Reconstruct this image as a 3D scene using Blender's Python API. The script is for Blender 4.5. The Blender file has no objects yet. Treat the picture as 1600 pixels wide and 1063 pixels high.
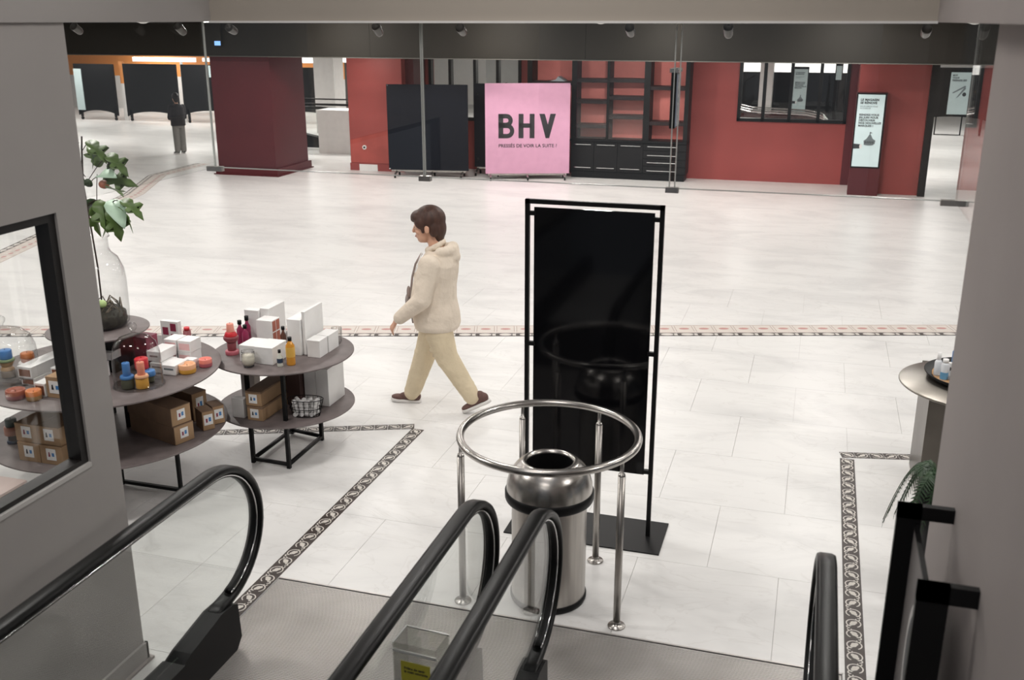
import bpy, bmesh, math, random
from mathutils import Vector, Matrix
random.seed(7)
R = math.radians
PI = math.pi
S = bpy.context.scene
COL = S.collection

# ------------------------------------------------------------------ camera
cd = bpy.data.cameras.new('camera'); cam = bpy.data.objects.new('camera', cd); COL.objects.link(cam)
cam.location = (0, 0, 3.0)
cam.rotation_euler = (R(90 - 17.72), 0, R(16.8))
cd.sensor_width = 36; cd.lens = 36 * 1567 / 1600; cd.clip_end = 200; cd.clip_start = 0.05
cd.dof.use_dof = True; cd.dof.focus_distance = 8.5; cd.dof.aperture_fstop = 4.0
S.camera = cam
# ------------------------------------------------------------------ world, lights, exposure
w = bpy.data.worlds.new('world'); S.world = w; w.use_nodes = True
w.node_tree.nodes['Background'].inputs[0].default_value = (0.80, 0.86, 0.95, 1)
w.node_tree.nodes['Background'].inputs[1].default_value = 0.18
S.view_settings.view_transform = 'Standard'; S.view_settings.look = 'None'
S.view_settings.gamma = 1; S.view_settings.use_curve_mapping = False
S.view_settings.exposure = 0.0


def area(name, loc, sx, sy, power, rot=(0, 0, 0), color=(1, .97, .93), shape='RECTANGLE', spread=180):
    l = bpy.data.lights.new(name, 'AREA'); l.shape = shape; l.size = sx; l.size_y = sy
    l.energy = power; l.color = color; l.spread = R(spread)
    o = bpy.data.objects.new(name, l); o.location = loc; o.rotation_euler = rot; COL.objects.link(o)
    return o


for iy, y in enumerate((5.9, 8.3, 10.7, 13.1, 15.5)):
    for ix in range(8):
        x = -14.5 + ix * 2.45 + (0.4 if iy % 2 else 0)
        area('hall_lamp', (x, y, 2.99), .32, .32, 22, shape='DISK')
for x in (-8.5, -5.5, -2.5, .3):                       # wall washers
    area('wall_washer', (x, 16.6, 2.95), .3, .3, 34, rot=(R(38), 0, 0), color=(1, .95, .9), shape='DISK')
for x, y, p in ((-8.9, 18.4, 9), (-6.9, 18.0, 7), (-5.2, 18.2, 9), (-3.6, 18.3, 16), (-1.6, 18.6, 10), (.1, 18.6, 9), (-11.0, 19.9, 12)):
    area('wall_fill', (x, y, 2.31), .12, .12, p, rot=(R(22), 0, 0), color=(1, .94, .88), shape='DISK')  # added spots under the soffit, brighten the shelf backs and white counter
for y in (22, 26, 30):
    for x in (-22, -18, -14, -10, -6, -2, 2, 6):
        area('rear_lamp', (x, y, 2.26), 1.2, .3, 60)
area('void_fill', (-1.3, -1.4, 5.4), 2.4, 2.0, 72, rot=(R(35), 0, 0), color=(1, .95, .90))  # added fill above and behind the camera, lifts beam and near walls
area('void_fill', (-1.2, 3.2, 4.2), 1.2, .4, 22, color=(1, .95, .90))  # added fill over the void, brightens the end of the left wall
for x, y in ((-5.2, 3.7), (-3.9, 3.9), (1.7, 3.9)): area('hall_lamp', (x, y, 2.99), .32, .32, 24, shape='DISK')   # added fill on both sides of the void, brightens the table fronts

# ------------------------------------------------------------------ materials
MC = {}


def mat(name, col=(.8, .8, .8), rough=.5, metal=0., emis=None, estr=0., vary=0., scale=8., bump=0., coat=0., spec=.5,
        stretch=(1, 1, 1), col2=None, alpha=None, bd=.01):
    if name in MC: return MC[name]
    m = bpy.data.materials.new(name); m.use_nodes = True; nt = m.node_tree; b = nt.nodes['Principled BSDF']
    c = tuple(col) + (1,)
    b.inputs['Base Color'].default_value = c; b.inputs['Roughness'].default_value = rough
    b.inputs['Metallic'].default_value = metal; b.inputs['Specular IOR Level'].default_value = spec
    b.inputs['Coat Weight'].default_value = coat
    if emis: b.inputs['Emission Color'].default_value = tuple(emis) + (1,); b.inputs['Emission Strength'].default_value = estr
    tc = nt.nodes.new('ShaderNodeTexCoord'); mp = nt.nodes.new('ShaderNodeMapping'); nt.links.new(tc.outputs['Object'], mp.inputs[0])
    mp.inputs['Scale'].default_value = stretch
    n = nt.nodes.new('ShaderNodeTexNoise'); n.inputs['Scale'].default_value = scale; n.inputs['Detail'].default_value = 5
    nt.links.new(mp.outputs[0], n.inputs['Vector'])
    rp = nt.nodes.new('ShaderNodeValToRGB'); v = vary or .04
    c2 = col2 or tuple(min(1, x * (1 + v)) for x in col)
    rp.color_ramp.elements[0].position = .3; rp.color_ramp.elements[1].position = .7
    rp.color_ramp.elements[0].color = tuple(x * (1 - v) for x in col) + (1,); rp.color_ramp.elements[1].color = tuple(c2) + (1,)
    nt.links.new(n.outputs['Fac'], rp.inputs[0]); nt.links.new(rp.outputs[0], b.inputs['Base Color'])
    if bump:
        bp = nt.nodes.new('ShaderNodeBump'); bp.inputs['Strength'].default_value = bump; bp.inputs['Distance'].default_value = bd
        nt.links.new(n.outputs['Fac'], bp.inputs['Height']); nt.links.new(bp.outputs[0], b.inputs['Normal'])
    MC[name] = m
    return m


def glass(name, tint=(1, 1, 1), ior=1.45, rough=0.0, boost=0., edge=0.):
    if name in MC: return MC[name]
    m = bpy.data.materials.new(name); m.use_nodes = True; nt = m.node_tree; nt.nodes.clear()
    o = nt.nodes.new('ShaderNodeOutputMaterial'); mx = nt.nodes.new('ShaderNodeMixShader')
    t = nt.nodes.new('ShaderNodeBsdfTransparent'); g = nt.nodes.new('ShaderNodeBsdfGlossy')
    t.inputs[0].default_value = tuple(tint) + (1,); g.inputs['Roughness'].default_value = rough
    f = nt.nodes.new('ShaderNodeFresnel'); ge = nt.nodes.new('ShaderNodeNewGeometry')
    im = nt.nodes.new('ShaderNodeMix'); im.data_type = 'FLOAT'; im.inputs[2].default_value = ior; im.inputs[3].default_value = 1 / ior
    nt.links.new(ge.outputs['Backfacing'], im.inputs[0]); nt.links.new(im.outputs[0], f.inputs[0])   # same sheen from both sides
    ad = nt.nodes.new('ShaderNodeMath'); ad.operation = 'ADD'; ad.use_clamp = True; ad.inputs[1].default_value = boost
    nt.links.new(f.outputs[0], ad.inputs[0]); nt.links.new(ad.outputs[0], mx.inputs[0])
    nt.links.new(t.outputs[0], mx.inputs[1]); nt.links.new(g.outputs[0], mx.inputs[2])
    if edge:                                   # thick rims look denser: tint by grazing angle
        lw = nt.nodes.new('ShaderNodeLayerWeight'); lw.inputs[0].default_value = .35
        cr = nt.nodes.new('ShaderNodeMix'); cr.data_type = 'RGBA'
        cr.inputs[6].default_value = tuple(tint) + (1,); cr.inputs[7].default_value = tuple(x * (1 - edge) for x in tint) + (1,)
        nt.links.new(lw.outputs['Facing'], cr.inputs[0]); nt.links.new(cr.outputs[2], t.inputs[0])
    nt.links.new(mx.outputs[0], o.inputs[0]); MC[name] = m
    return m


def marble(name, base=(.79, .78, .765)):
    if name in MC: return MC[name]
    m = bpy.data.materials.new(name); m.use_nodes = True; nt = m.node_tree; b = nt.nodes['Principled BSDF']
    g = nt.nodes.new('ShaderNodeNewGeometry')
    mp = nt.nodes.new('ShaderNodeMapping'); mp.inputs['Scale'].default_value = (.55, 1.3, 1); mp.inputs['Rotation'].default_value = (0, 0, .5)
    nt.links.new(g.outputs['Position'], mp.inputs[0])
    n = nt.nodes.new('ShaderNodeTexNoise'); n.inputs['Scale'].default_value = 1.6; n.inputs['Detail'].default_value = 9; n.inputs['Roughness'].default_value = .62
    n.inputs['Distortion'].default_value = .8
    nt.links.new(mp.outputs[0], n.inputs['Vector'])
    rp = nt.nodes.new('ShaderNodeValToRGB'); e = rp.color_ramp.elements
    e[0].position = .30; e[0].color = (base[0] * .84, base[1] * .84, base[2] * .845, 1)
    e[1].position = .56; e[1].color = base + (1,)
    nt.links.new(n.outputs['Fac'], rp.inputs[0])
    n2 = nt.nodes.new('ShaderNodeTexNoise'); n2.inputs['Scale'].default_value = 2.4; n2.inputs['Detail'].default_value = 6; n2.inputs['Distortion'].default_value = 1.6
    nt.links.new(mp.outputs[0], n2.inputs['Vector'])
    r2 = nt.nodes.new('ShaderNodeValToRGB'); e = r2.color_ramp.elements
    e[0].position = .485; e[0].color = (1, 1, 1, 1); e[1].position = .515; e[1].color = (1, 1, 1, 1)
    k = r2.color_ramp.elements.new(.5); k.color = (.93, .925, .92, 1)
    nt.links.new(n2.outputs['Fac'], r2.inputs[0])
    mx = nt.nodes.new('ShaderNodeMix'); mx.data_type = 'RGBA'; mx.blend_type = 'MULTIPLY'; mx.inputs[0].default_value = 1
    nt.links.new(rp.outputs[0], mx.inputs[6]); nt.links.new(r2.outputs[0], mx.inputs[7]); nt.links.new(mx.outputs[2], b.inputs['Base Color'])
    b.inputs['Roughness'].default_value = .34; b.inputs['Specular IOR Level'].default_value = .35
    MC[name] = m
    return m


M_floor = marble('marble')
M_joint = mat('floor_joint', (.60, .58, .56), .8)
M_red = mat('red_paint', (.30, .062, .056), .5, vary=.10, scale=1.2, spec=.3)
M_redlow = mat('red_paint_patch', (.38, .07, .055), .5, vary=.16, scale=3)
M_dred = mat('dark_red_paint', (.095, .017, .021), .42, vary=.07, scale=1.5, spec=.3)
M_shelfred = mat('shelf_back_red', (.80, .24, .21), .6)
M_black = mat('black_metal', (.005, .005, .0055), .45, spec=.22)
M_blackw = mat('black_wood', (.0075, .007, .0075), .5, vary=.2, scale=5, spec=.25)
M_brownw = mat('brown_black_wood', (.022, .012, .0125), .45, vary=.2, scale=5, spec=.3)
M_rubber = mat('handrail_rubber', (.004, .004, .004), .36, spec=.22)
M_steel = mat('brushed_steel', (.42, .395, .37), .33, 1., vary=.12, scale=30, stretch=(1, 1, .05))
M_steel2 = mat('polished_steel', (.50, .475, .45), .27, 1.)
M_chrome = mat('chrome', (.7, .7, .7), .12, 1.)
M_gloss = mat('gloss_black_board', (.0035, .0035, .0045), .07, spec=.35)
M_navy = mat('navy_board', (.0065, .008, .013), .75, spec=.15)
M_pink = mat('pink_board', (.62, .32, .46), .45)
M_ink = mat('dark_ink', (.02, .018, .022), .6)
M_white = mat('white_card', (.82, .81, .80), .55)
M_white2 = mat('white_paint', (.76, .74, .72), .5)
M_wall = mat('grey_wall_paint', (.40, .375, .36), .75, vary=.05, scale=1.3)
M_wallr = mat('taupe_wall_paint', (.37, .33, .315), .75, vary=.06, scale=1.3)
M_beam = mat('beam_paint', (.40, .355, .305), .8, vary=.04, scale=1.)
M_bulk = mat('bulkhead_paint', (.019, .0165, .013), .7, vary=.10, spec=.2, scale=1.)
M_bulklip = mat('bulkhead_lip', (.085, .08, .07), .6)
M_ceil = mat('ceiling_paint', (.30, .29, .28), .9)
M_table = mat('bronze_table', (.155, .128, .125), .45, .15, vary=.14, scale=12)
M_tabmetal = mat('table_steel', (.22, .20, .175), .3, .9, vary=.12, scale=4)
M_kraft = mat('kraft_card', (.37, .235, .13), .75, vary=.10, scale=9)
M_kraft2 = mat('dark_kraft_card', (.20, .125, .078), .75, vary=.12, scale=9)
M_pinkcard = mat('pale_pink_print', (.80, .50, .50), .6)
M_maroon = mat('maroon_card', (.26, .03, .07), .5)
M_brick = mat('terracotta_print', (.42, .13, .085), .6)
M_ribd = mat('rib_groove', (.035, .033, .032), .6, .2)
M_ribl = mat('rib_steel', (.62, .59, .57), .42, .55, vary=.12, scale=2.5)
M_tile_d = mat('border_brown', (.045, .033, .028), .45, vary=.2, scale=20)
M_tile_w = mat('border_cream', (.70, .66, .61), .45)
M_beige = mat('border_beige', (.66, .60, .55), .45)
M_rose = mat('border_rose', (.50, .24, .22), .45)
M_beigel = mat('border_line', (.46, .37, .33), .5)
M_orange = mat('orange_paint', (.78, .30, .075), .5)
M_glass = glass('pane_glass', (.985, .99, .985), 1.5, 0., .005)
M_balu = glass('balustrade_glass', (.955, .97, .962), 1.5, 0., .01)
M_jar = glass('jar_glass', (.99, .992, .99), 1.45, 0., .01, .30)
M_acr = glass('acrylic', (.95, .95, .935), 1.5, .02, .04, .3)
M_gedge = mat('glass_edge', (.42, .43, .41), .25)
M_lit = mat('lit_strip', (.9, .9, .9), .5, emis=(1, .97, .93), estr=1.3)
M_spotlit = mat('spot_lens', (1, 1, 1), .5, emis=(1, .97, .93), estr=25)
M_poster = mat('lit_poster', (.52, .62, .63), .5, emis=(.62, .74, .75), estr=.32)
M_poster2 = mat('dim_lit_poster', (.35, .42, .42), .5, emis=(.45, .55, .55), estr=.20)
M_pgrey = mat('poster_grey', (.16, .19, .20), .6)
M_pdark = mat('poster_dark', (.03, .035, .04), .6)
M_skin = mat('skin', (.62, .35, .24), .5)
M_hair = mat('brown_hair', (.055, .022, .014), .55, vary=.35, scale=40, stretch=(1, 1, .25), bump=.3)
M_jacket = mat('beige_jacket', (.76, .66, .55), .85, vary=.05, scale=5, bump=.8, bd=.06, spec=.2)
M_jlining = mat('jacket_dark', (.30, .24, .22), .8)  # dark tone of the placket and lining edge
M_trous = mat('khaki_trousers', (.70, .59, .42), .85, vary=.05, scale=6, bump=.8, bd=.05, spec=.2)
M_shoe = mat('brown_shoe', (.13, .066, .056), .7, vary=.15, scale=60)
M_sole = mat('white_sole', (.75, .72, .70), .6)
M_dcloth = mat('dark_cloth', (.022, .018, .02), .8)
M_gtrous = mat('grey_trousers', (.22, .21, .195), .85)
M_leaf = mat('leaf_green', (.075, .13, .03), .5, vary=.35, scale=14)
M_leafd = mat('leaf_dark', (.03, .055, .022), .5, vary=.3, scale=14)
M_leafp = mat('leaf_pale', (.38, .52, .40), .5, vary=.1, scale=10)
M_stem = mat('dark_stem', (.035, .022, .016), .7)
M_fern = mat('fern_green', (.02, .05, .018), .5, vary=.4, scale=20)
M_soil = mat('dark_moss', (.03, .027, .02), .9, vary=.6, scale=25, bump=.8)


def cmat(name, col, rough=.45): return mat(name, col, rough)


# ------------------------------------------------------------------ mesh helpers
class MB:
    """collects shapes and links them as ONE mesh object"""
    def __init__(s): s.bm = bmesh.new(); s.mats = []

    def mi(s, m):
        if m not in s.mats: s.mats.append(m)
        return s.mats.index(m)

    def _fin(s, fs, m, smooth=False):
        i = s.mi(m)
        for f in fs: f.material_index = i; f.smooth = smooth

    def quad(s, pts, m, smooth=False):
        f = s.bm.faces.new([s.bm.verts.new(p) for p in pts]); s._fin([f], m, smooth); return s

    def box(s, x0, x1, y0, y1, z0, z1, m, M=None, bev=0):
        v = [Vector(p) for p in ((x0, y0, z0), (x1, y0, z0), (x1, y1, z0), (x0, y1, z0), (x0, y0, z1), (x1, y0, z1), (x1, y1, z1), (x0, y1, z1))]
        if M is not None: v = [M @ p for p in v]
        v = [s.bm.verts.new(p) for p in v]
        fs = [s.bm.faces.new([v[i] for i in q]) for q in ((3, 2, 1, 0), (4, 5, 6, 7), (0, 1, 5, 4), (1, 2, 6, 5), (2, 3, 7, 6), (3, 0, 4, 7))]
        s._fin(fs, m)
        if bev:
            es = list({e for f in fs for e in f.edges})
            r = bmesh.ops.bevel(s.bm, geom=es, offset=bev, segments=2, profile=.7, affect='EDGES')
            s._fin(r['faces'], m, True)
        return s

    def prism(s, poly, d0, d1, m, axis='z', M=None, smooth=False):
        def P(a, b, d): return Vector({'z': (a, b, d), 'y': (a, d, b), 'x': (d, a, b)}[axis])
        A = [P(a, b, d0) for a, b in poly]; B = [P(a, b, d1) for a, b in poly]
        if M is not None: A = [M @ p for p in A]; B = [M @ p for p in B]
        A = [s.bm.verts.new(p) for p in A]; B = [s.bm.verts.new(p) for p in B]
        n = len(A); fs = [s.bm.faces.new(A[::-1]), s.bm.faces.new(B)]
        sd = [s.bm.faces.new([A[i], A[(i + 1) % n], B[(i + 1) % n], B[i]]) for i in range(n)]
        s._fin(fs, m); s._fin(sd, m, smooth)
        return s

    def lathe(s, prof, m, c=(0, 0, 0), n=32, M=None, closed=False):
        rings = []
        for r, z in prof:
            ring = []
            for k in range(n):
                a = 2 * PI * k / n
                p = Vector((c[0] + r * math.cos(a), c[1] + r * math.sin(a), c[2] + z))
                if M is not None: p = M @ p
                ring.append(s.bm.verts.new(p))
            rings.append(ring)
        fs = []
        for a, b in zip(rings, rings[1:]):
            for k in range(n): fs.append(s.bm.faces.new([a[k], a[(k + 1) % n], b[(k + 1) % n], b[k]]))
        s._fin(fs, m, True)
        if closed:
            s._fin([s.bm.faces.new(rings[0][::-1]), s.bm.faces.new(rings[-1])], m)
        return s

    def cyl(s, x, y, z0, z1, r, m, n=24, r2=None):
        return s.lathe([(r, z0), (r if r2 is None else r2, z1)], m, (x, y, 0), n, closed=True)

    def tube(s, pts, r, m, n=10, closed=False, sec=None, up=Vector((1, 0, 0)), cap=True):
        """sweep a circle (or section list of (u,v)) along pts"""
        pts = [Vector(p) for p in pts]; N = len(pts); rings = []
        sec = sec or [(r * math.cos(2 * PI * k / n), r * math.sin(2 * PI * k / n)) for k in range(n)]
        prev = None
        for i, p in enumerate(pts):
            a = pts[i - 1] if (i or closed) else p; b = pts[(i + 1) % N] if (i < N - 1 or closed) else p
            t = (b - a).normalized()
            u = up if prev is None else prev
            u = (u - t * u.dot(t))
            if u.length < 1e-4: u = t.orthogonal()
            u.normalize(); prev = u; v = t.cross(u)
            rr = 1 if not callable(r) else r(i / (N - 1))
            rings.append([s.bm.verts.new(p + u * (c * rr) + v * (d * rr)) for c, d in sec])
        fs = []; K = len(sec)
        for i in range(N if closed else N - 1):
            a, b = rings[i], rings[(i + 1) % N]
            for k in range(K): fs.append(s.bm.faces.new([a[k], a[(k + 1) % K], b[(k + 1) % K], b[k]]))
        s._fin(fs, m, True)
        if cap and not closed: s._fin([s.bm.faces.new(rings[0][::-1]), s.bm.faces.new(rings[-1])], m)
        return s

    def ball(s, c, r, m, M=None, u=14, v=9):
        if not hasattr(r, '__len__'): r = (r, r, r)
        T = Matrix.Translation(c) @ (M or Matrix()) @ Matrix.Diagonal((*r, 1))
        g = bmesh.ops.create_uvsphere(s.bm, u_segments=u, v_segments=v, radius=1, matrix=T)
        s._fin({f for x in g['verts'] for f in x.link_faces}, m, True); return s

    def build(s, name, parent=None, loc=(0, 0, 0), rz=0):
        bmesh.ops.recalc_face_normals(s.bm, faces=s.bm.faces)
        me = bpy.data.meshes.new(name); s.bm.to_mesh(me); s.bm.free()
        for m in s.mats: me.materials.append(m)
        o = bpy.data.objects.new(name, me); COL.objects.link(o)
        o.location = loc; o.rotation_euler = (0, 0, rz)
        if parent: o.parent = parent
        return o


def tag(o, label=None, cat=None, group=None, kind=None):
    if label: o['label'] = label
    if cat: o['category'] = cat
    if group: o['group'] = group
    if kind: o['kind'] = kind
    return o


def empty(name, loc=(0, 0, 0), rz=0, label=None, cat=None, group=None):
    o = bpy.data.objects.new(name, None); o.empty_display_size = .1; COL.objects.link(o); o.location = loc; o.rotation_euler = (0, 0, rz)
    return tag(o, label, cat, group)


def inst(o, parent, loc, rz=0, name=None):
    c = o.copy(); COL.objects.link(c); c.parent = parent; c.location = loc; c.rotation_euler = (0, 0, rz); return c


def text(name, body, size, m, parent, loc, rot, bold=0., align='LEFT', thick=.0008, space=1.0, sx=1.0, line=1.0):
    cu = bpy.data.curves.new(name, 'FONT'); cu.body = body; cu.size = size; cu.offset = bold; cu.align_x = align
    cu.extrude = thick; cu.space_character = space; cu.space_line = line; cu.resolution_u = 3
    t = bpy.data.objects.new(name, cu); COL.objects.link(t)
    dg = bpy.context.evaluated_depsgraph_get(); me = bpy.data.meshes.new_from_object(t.evaluated_get(dg))
    bpy.data.objects.remove(t); me.materials.clear(); me.materials.append(m)
    o = bpy.data.objects.new(name, me); COL.objects.link(o); o.parent = parent; o.location = loc; o.rotation_euler = rot; o.scale = (sx, 1, 1)
    return o


def remeshed(mb, name, m, voxel, parent=None, smooth=3, tri=False):
    o = mb.build(name)
    md = o.modifiers.new('r', 'REMESH'); md.mode = 'VOXEL'; md.voxel_size = voxel; md.use_smooth_shade = True
    if smooth:
        sm = o.modifiers.new('s', 'SMOOTH'); sm.factor = .5; sm.iterations = smooth
    dg = bpy.context.evaluated_depsgraph_get(); dg.update()
    me = bpy.data.meshes.new_from_object(o.evaluated_get(dg)); me.materials.clear(); me.materials.append(m)
    bpy.data.objects.remove(o)
    r = bpy.data.objects.new(name, me); COL.objects.link(r)
    if parent: r.parent = parent
    return r


def ellipse(rx, ry, n=24, cx=0, cy=0): return [(cx + rx * math.cos(2 * PI * k / n), cy + ry * math.sin(2 * PI * k / n)) for k in range(n)]


# ================================================================== SETTING
XW, YW = -2.944, 3.52           # left wall face and its end
PL0, PL1, PY = -2.70, 0.335, 4.40   # landing plate
# floor: joint bed with slabs on it, plain marble beyond
fl = MB()
fl.box(-6.4, 2.4, 2.8, 11.6, -.05, -.007, M_joint)
fl.box(-34, -6.4, -1, 40, -.05, 0, M_floor); fl.box(2.4, 14, -1, 40, -.05, 0, M_floor)
fl.box(-6.4, 2.4, 11.6, 40, -.05, 0, M_floor); fl.box(-6.4, 2.4, -1, 2.8, -.05, -.007, M_floor)
floor = tag(fl.build('floor'), kind='structure')
slabs = {}


def slab(x0, x1, y0, y1):
    w_, d_ = round(x1 - x0, 3), round(y1 - y0, 3)
    if (w_, d_) not in slabs:
        g = .0011
        o = MB().box(g, w_ - g, g, d_ - g, -.0068, 0, M_floor).build('marble_slab', floor, (x0, y0, 0)); slabs[(w_, d_)] = o
    else: inst(slabs[(w_, d_)], floor, (x0, y0, 0))


ys = [4.4 + .8 * i for i in range(10)]
for j, (a, b) in enumerate(zip(ys, ys[1:])):
    off = .4 if j % 2 else 0
    xs = [-6.4] + [-6.4 + .8 * i + off for i in range(0 if off else 1, 12) if -6.4 + .8 * i + off < 2.39] + [2.4]
    xs = sorted(set(round(x, 3) for x in xs))
    for c, d in zip(xs, xs[1:]): slab(c, d, a, b)
for a, b in ((2.8, 3.6), (3.6, 4.4)):
    for c in (-6.4, -5.6, -4.8, -4.0): slab(c, c + .8, a, b)
    slab(-3.2, PL0, a, b); slab(PL1, 1.135, a, b); slab(1.135, 1.935, a, b)

# ribbed escalator landing plates
lp = MB(); lp.box(PL0 + .002, PL1 - .002, 1.2, PY - .001, -.03, -.0035, M_ribd)
lp.box(PL0 + .002, PL1 - .002, PY - .012, PY - .001, -.0035, .0015, M_ribl)
plate = tag(lp.build('landing_plate'), kind='structure')
rb = MB()
y = 2.6
while y < PY - .02:
    rb.box(PL0 + .006, PL1 - .006, y, y + .0062, -.0035, 0, M_ribl); y += .0112
tag(rb.build('plate_rib', plate), kind='stuff')

# border tiles ------------------------------------------------------
def scroll_mesh(p, wd, flip):
    b = MB(); b.box(-p / 2 + .0004, p / 2 - .0004, -wd / 2, wd / 2, -.002, .0015, M_tile_d)
    s = -1 if flip else 1
    def ring(cx, cy, r, th, a0, a1, n=18):
        P = [(cx + (r) * math.cos(a0 + (a1 - a0) * k / n), cy + r * math.sin(a0 + (a1 - a0) * k / n)) for k in range(n + 1)]
        Q = [(cx + (r - th) * math.cos(a0 + (a1 - a0) * k / n), cy + (r - th) * math.sin(a0 + (a1 - a0) * k / n)) for k in range(n + 1)]
        for k in range(n):
            b.quad([(P[k][0], P[k][1] * s, .0021), (P[k + 1][0], P[k + 1][1] * s, .0021), (Q[k + 1][0], Q[k + 1][1] * s, .0021), (Q[k][0], Q[k][1] * s, .0021)], M_tile_w)
    r = wd * .40
    ring(0, 0, r, wd * .065, R(-150), R(150))
    ring(-p * .36, wd * .24, wd * .15, wd * .07, R(-60), R(200), 10)
    ring(p * .40, -wd * .22, wd * .13, wd * .06, R(60), R(300), 8)
    for cx, cy, rr in ((.02 * p, .02 * wd, .19 * wd), (-.10 * p, .12 * wd, .12 * wd), (.12 * p, -.10 * wd, .12 * wd)):
        b.prism([(x, y_ * s) for x, y_ in ellipse(rr, rr * .8, 10, cx, cy)], .0016, .0021, M_tile_w)
    return b


def far_mesh(p, wd):
    b = MB(); h = wd / 2
    b.box(-p / 2 + .0005, p / 2 - .0005, -h + .10, h, -.002, .0012, M_beige)
    b.box(-p / 2 + .0005, p / 2 - .0005, -h, -h + .10, -.002, .0012, M_tile_d)
    for y_ in (h - .012, -h + .115): b.box(-p / 2, p / 2, y_ - .006, y_ + .006, .0012, .0016, M_beigel)
    b.prism(ellipse(.052, .028, 12, 0, .06), .0012, .0018, M_rose)
    for s_ in (-1, 1): b.box(s_ * .088 - .004, s_ * .088 + .004, -.03, .15, .0012, .0016, M_beigel)
    b.prism(ellipse(.062, .034, 12, 0, -h + .052), .0012, .0020, M_tile_w)
    b.prism(ellipse(.020, .030, 8, .086, -h + .05), .0012, .0020, M_tile_w)
    return b


def run(name, pts, pitch, protos, inset=0.):
    st = None
    root = bpy.data.objects.new(name, None); COL.objects.link(root); tag(root, kind='structure')
    first = [None] * len(protos); n_ = 0
    for (x0, y0), (x1, y1) in zip(pts, pts[1:]):
        L = math.hypot(x1 - x0, y1 - y0); k = max(1, round(L / pitch)); a = math.atan2(y1 - y0, x1 - x0)
        for i in range(k):
            t = (i + .5) / k; q = n_ % len(protos); loc = (x0 + (x1 - x0) * t, y0 + (y1 - y0) * t, 0)
            if first[q] is None: first[q] = protos[q]().build('border_tile', root, loc, a)
            else: inst(first[q], root, loc, a)
            n_ += 1
    return root


sp = [lambda: scroll_mesh(.1, .098, False), lambda: scroll_mesh(.1, .098, True)]
run('trim_1', [(-2.752, 3.0), (-2.752, 6.62)], .1, sp)
run('trim_2', [(-5.8, 5.49), (-4.24, 6.10), (-2.80, 6.665)], .1, sp)
run('trim_3', [(.395, 2.6), (.395, 7.0)], .1, sp)
run('trim_4', [(.35, 7.06), (1.75, 7.36)], .1, sp)
fp = [lambda: far_mesh(.2, .37)]
run('trim_5', [(-9.2, 7.33), (-6.05, 8.28), (1.48, 10.60), (3.1, 11.05)], .2, fp)
run('trim_6', [(-12.85, 19.2), (-12.75, 17.4), (-11.75, 15.3), (-10.25, 10.4), (-9.5, 8.0)], .2, fp)

# left wall with its window opening, skirting and side beam
lw = MB(); t0 = XW - .09
WY0, WY1, WZ0, WZ1 = 1.5, 3.335, 1.137, 2.252
lw.box(t0, XW, WY1, YW, 0, 2.99, M_wall); lw.box(t0, XW, -1.5, WY0, 0, 2.99, M_wall)
lw.box(t0, XW, WY0, WY1, 0, WZ0, M_wall); lw.box(t0, XW, WY0, WY1, WZ1, 2.99, M_wall)
tag(lw.build('wall_left'), kind='structure')
bl = MB(); bl.box(XW, XW + .014, -1.5, YW + .014, 0, .10, M_wall); bl.box(t0, XW + .014, YW, YW + .014, 0, .10, M_wall)
bl.box(XW, XW + .03, -1.5, YW + .03, 0, .012, M_wallr)
tag(bl.build('baseboard_left'), kind='structure')
wn = tag(MB().box(t0 + .03, t0 + .036, WY0 + .04, WY1 - .04, WZ0 + .04, WZ1 - .04, M_glass).build('window_1'), kind='structure')
wf = MB(); M_wf = mat('window_frame_dark', (.010, .008, .0078), .4)
for a, b, c, d in ((WY0, WY0 + .04, WZ0, WZ1), (WY1 - .04, WY1, WZ0, WZ1), (WY0 + .04, WY1 - .04, WZ0, WZ0 + .03), (WY0 + .04, WY1 - .04, WZ1 - .035, WZ1)):
    wf.box(t0 + .01, XW - .012, a, b, c, d, M_wf)
wf.build('window_frame', wn)
MB().box(XW - .05, XW + .004, WY0, WY1, WZ0 - .012, WZ0 + .008, mat('sill_paint', (.55, .53, .51), .4)).build('window_sill', wn)

# right wall
tag(MB().box(.5, .68, -1.5, YW, 0, 2.99, M_wallr).build('wall_right'), kind='structure')
# beams round the escalator void
bm_ = MB(); bm_.box(-2.93, .416, 4.55, 4.56, 2.99, 3.9, M_beam); bm_.box(-3.2, .8, 4.56, 4.75, 2.99, 3.9, M_beam)
bm_.box(-3.2, -2.93, -1.5, 4.56, 2.99, 3.9, M_wall); bm_.box(.416, .80, -1.5, 4.56, 2.99, 3.9, M_wallr)
bm_.box(-2.93, .416, 4.53, 4.552, 2.985, 2.995, M_white2)
tag(bm_.build('trim_7'), kind='structure')
# suspended ceiling of the hall and the lower soffit behind
tag(MB().box(-34, 12, 4.75, 17.65, 3.03, 3.1, M_ceil).box(-34, -3.2, -1.5, 4.75, 3.03, 3.1, M_ceil).box(.8, 12, -1.5, 4.75, 3.03, 3.1, M_ceil).build('ceiling'), kind='structure')
bk = MB()
xs = [-34, -16.4, -12.2, -8.06, -4.0, .1, 4.2, 12]
for a, b in zip(xs, xs[1:]): bk.box(a + .004, b - .004, 17.65, 17.80, 2.335, 3.03, M_bulk)
bk.box(-34, 12, 17.655, 17.80, 2.34, 3.03, M_bulk); bk.box(-34, 12, 17.635, 17.80, 2.32, 2.335, M_bulklip)
tag(bk.build('trim_8'), kind='structure')
tag(MB().box(-34, 12, 17.8, 37, 2.335, 2.42, M_ceil).build('ceiling_rear'), kind='structure')

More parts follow.
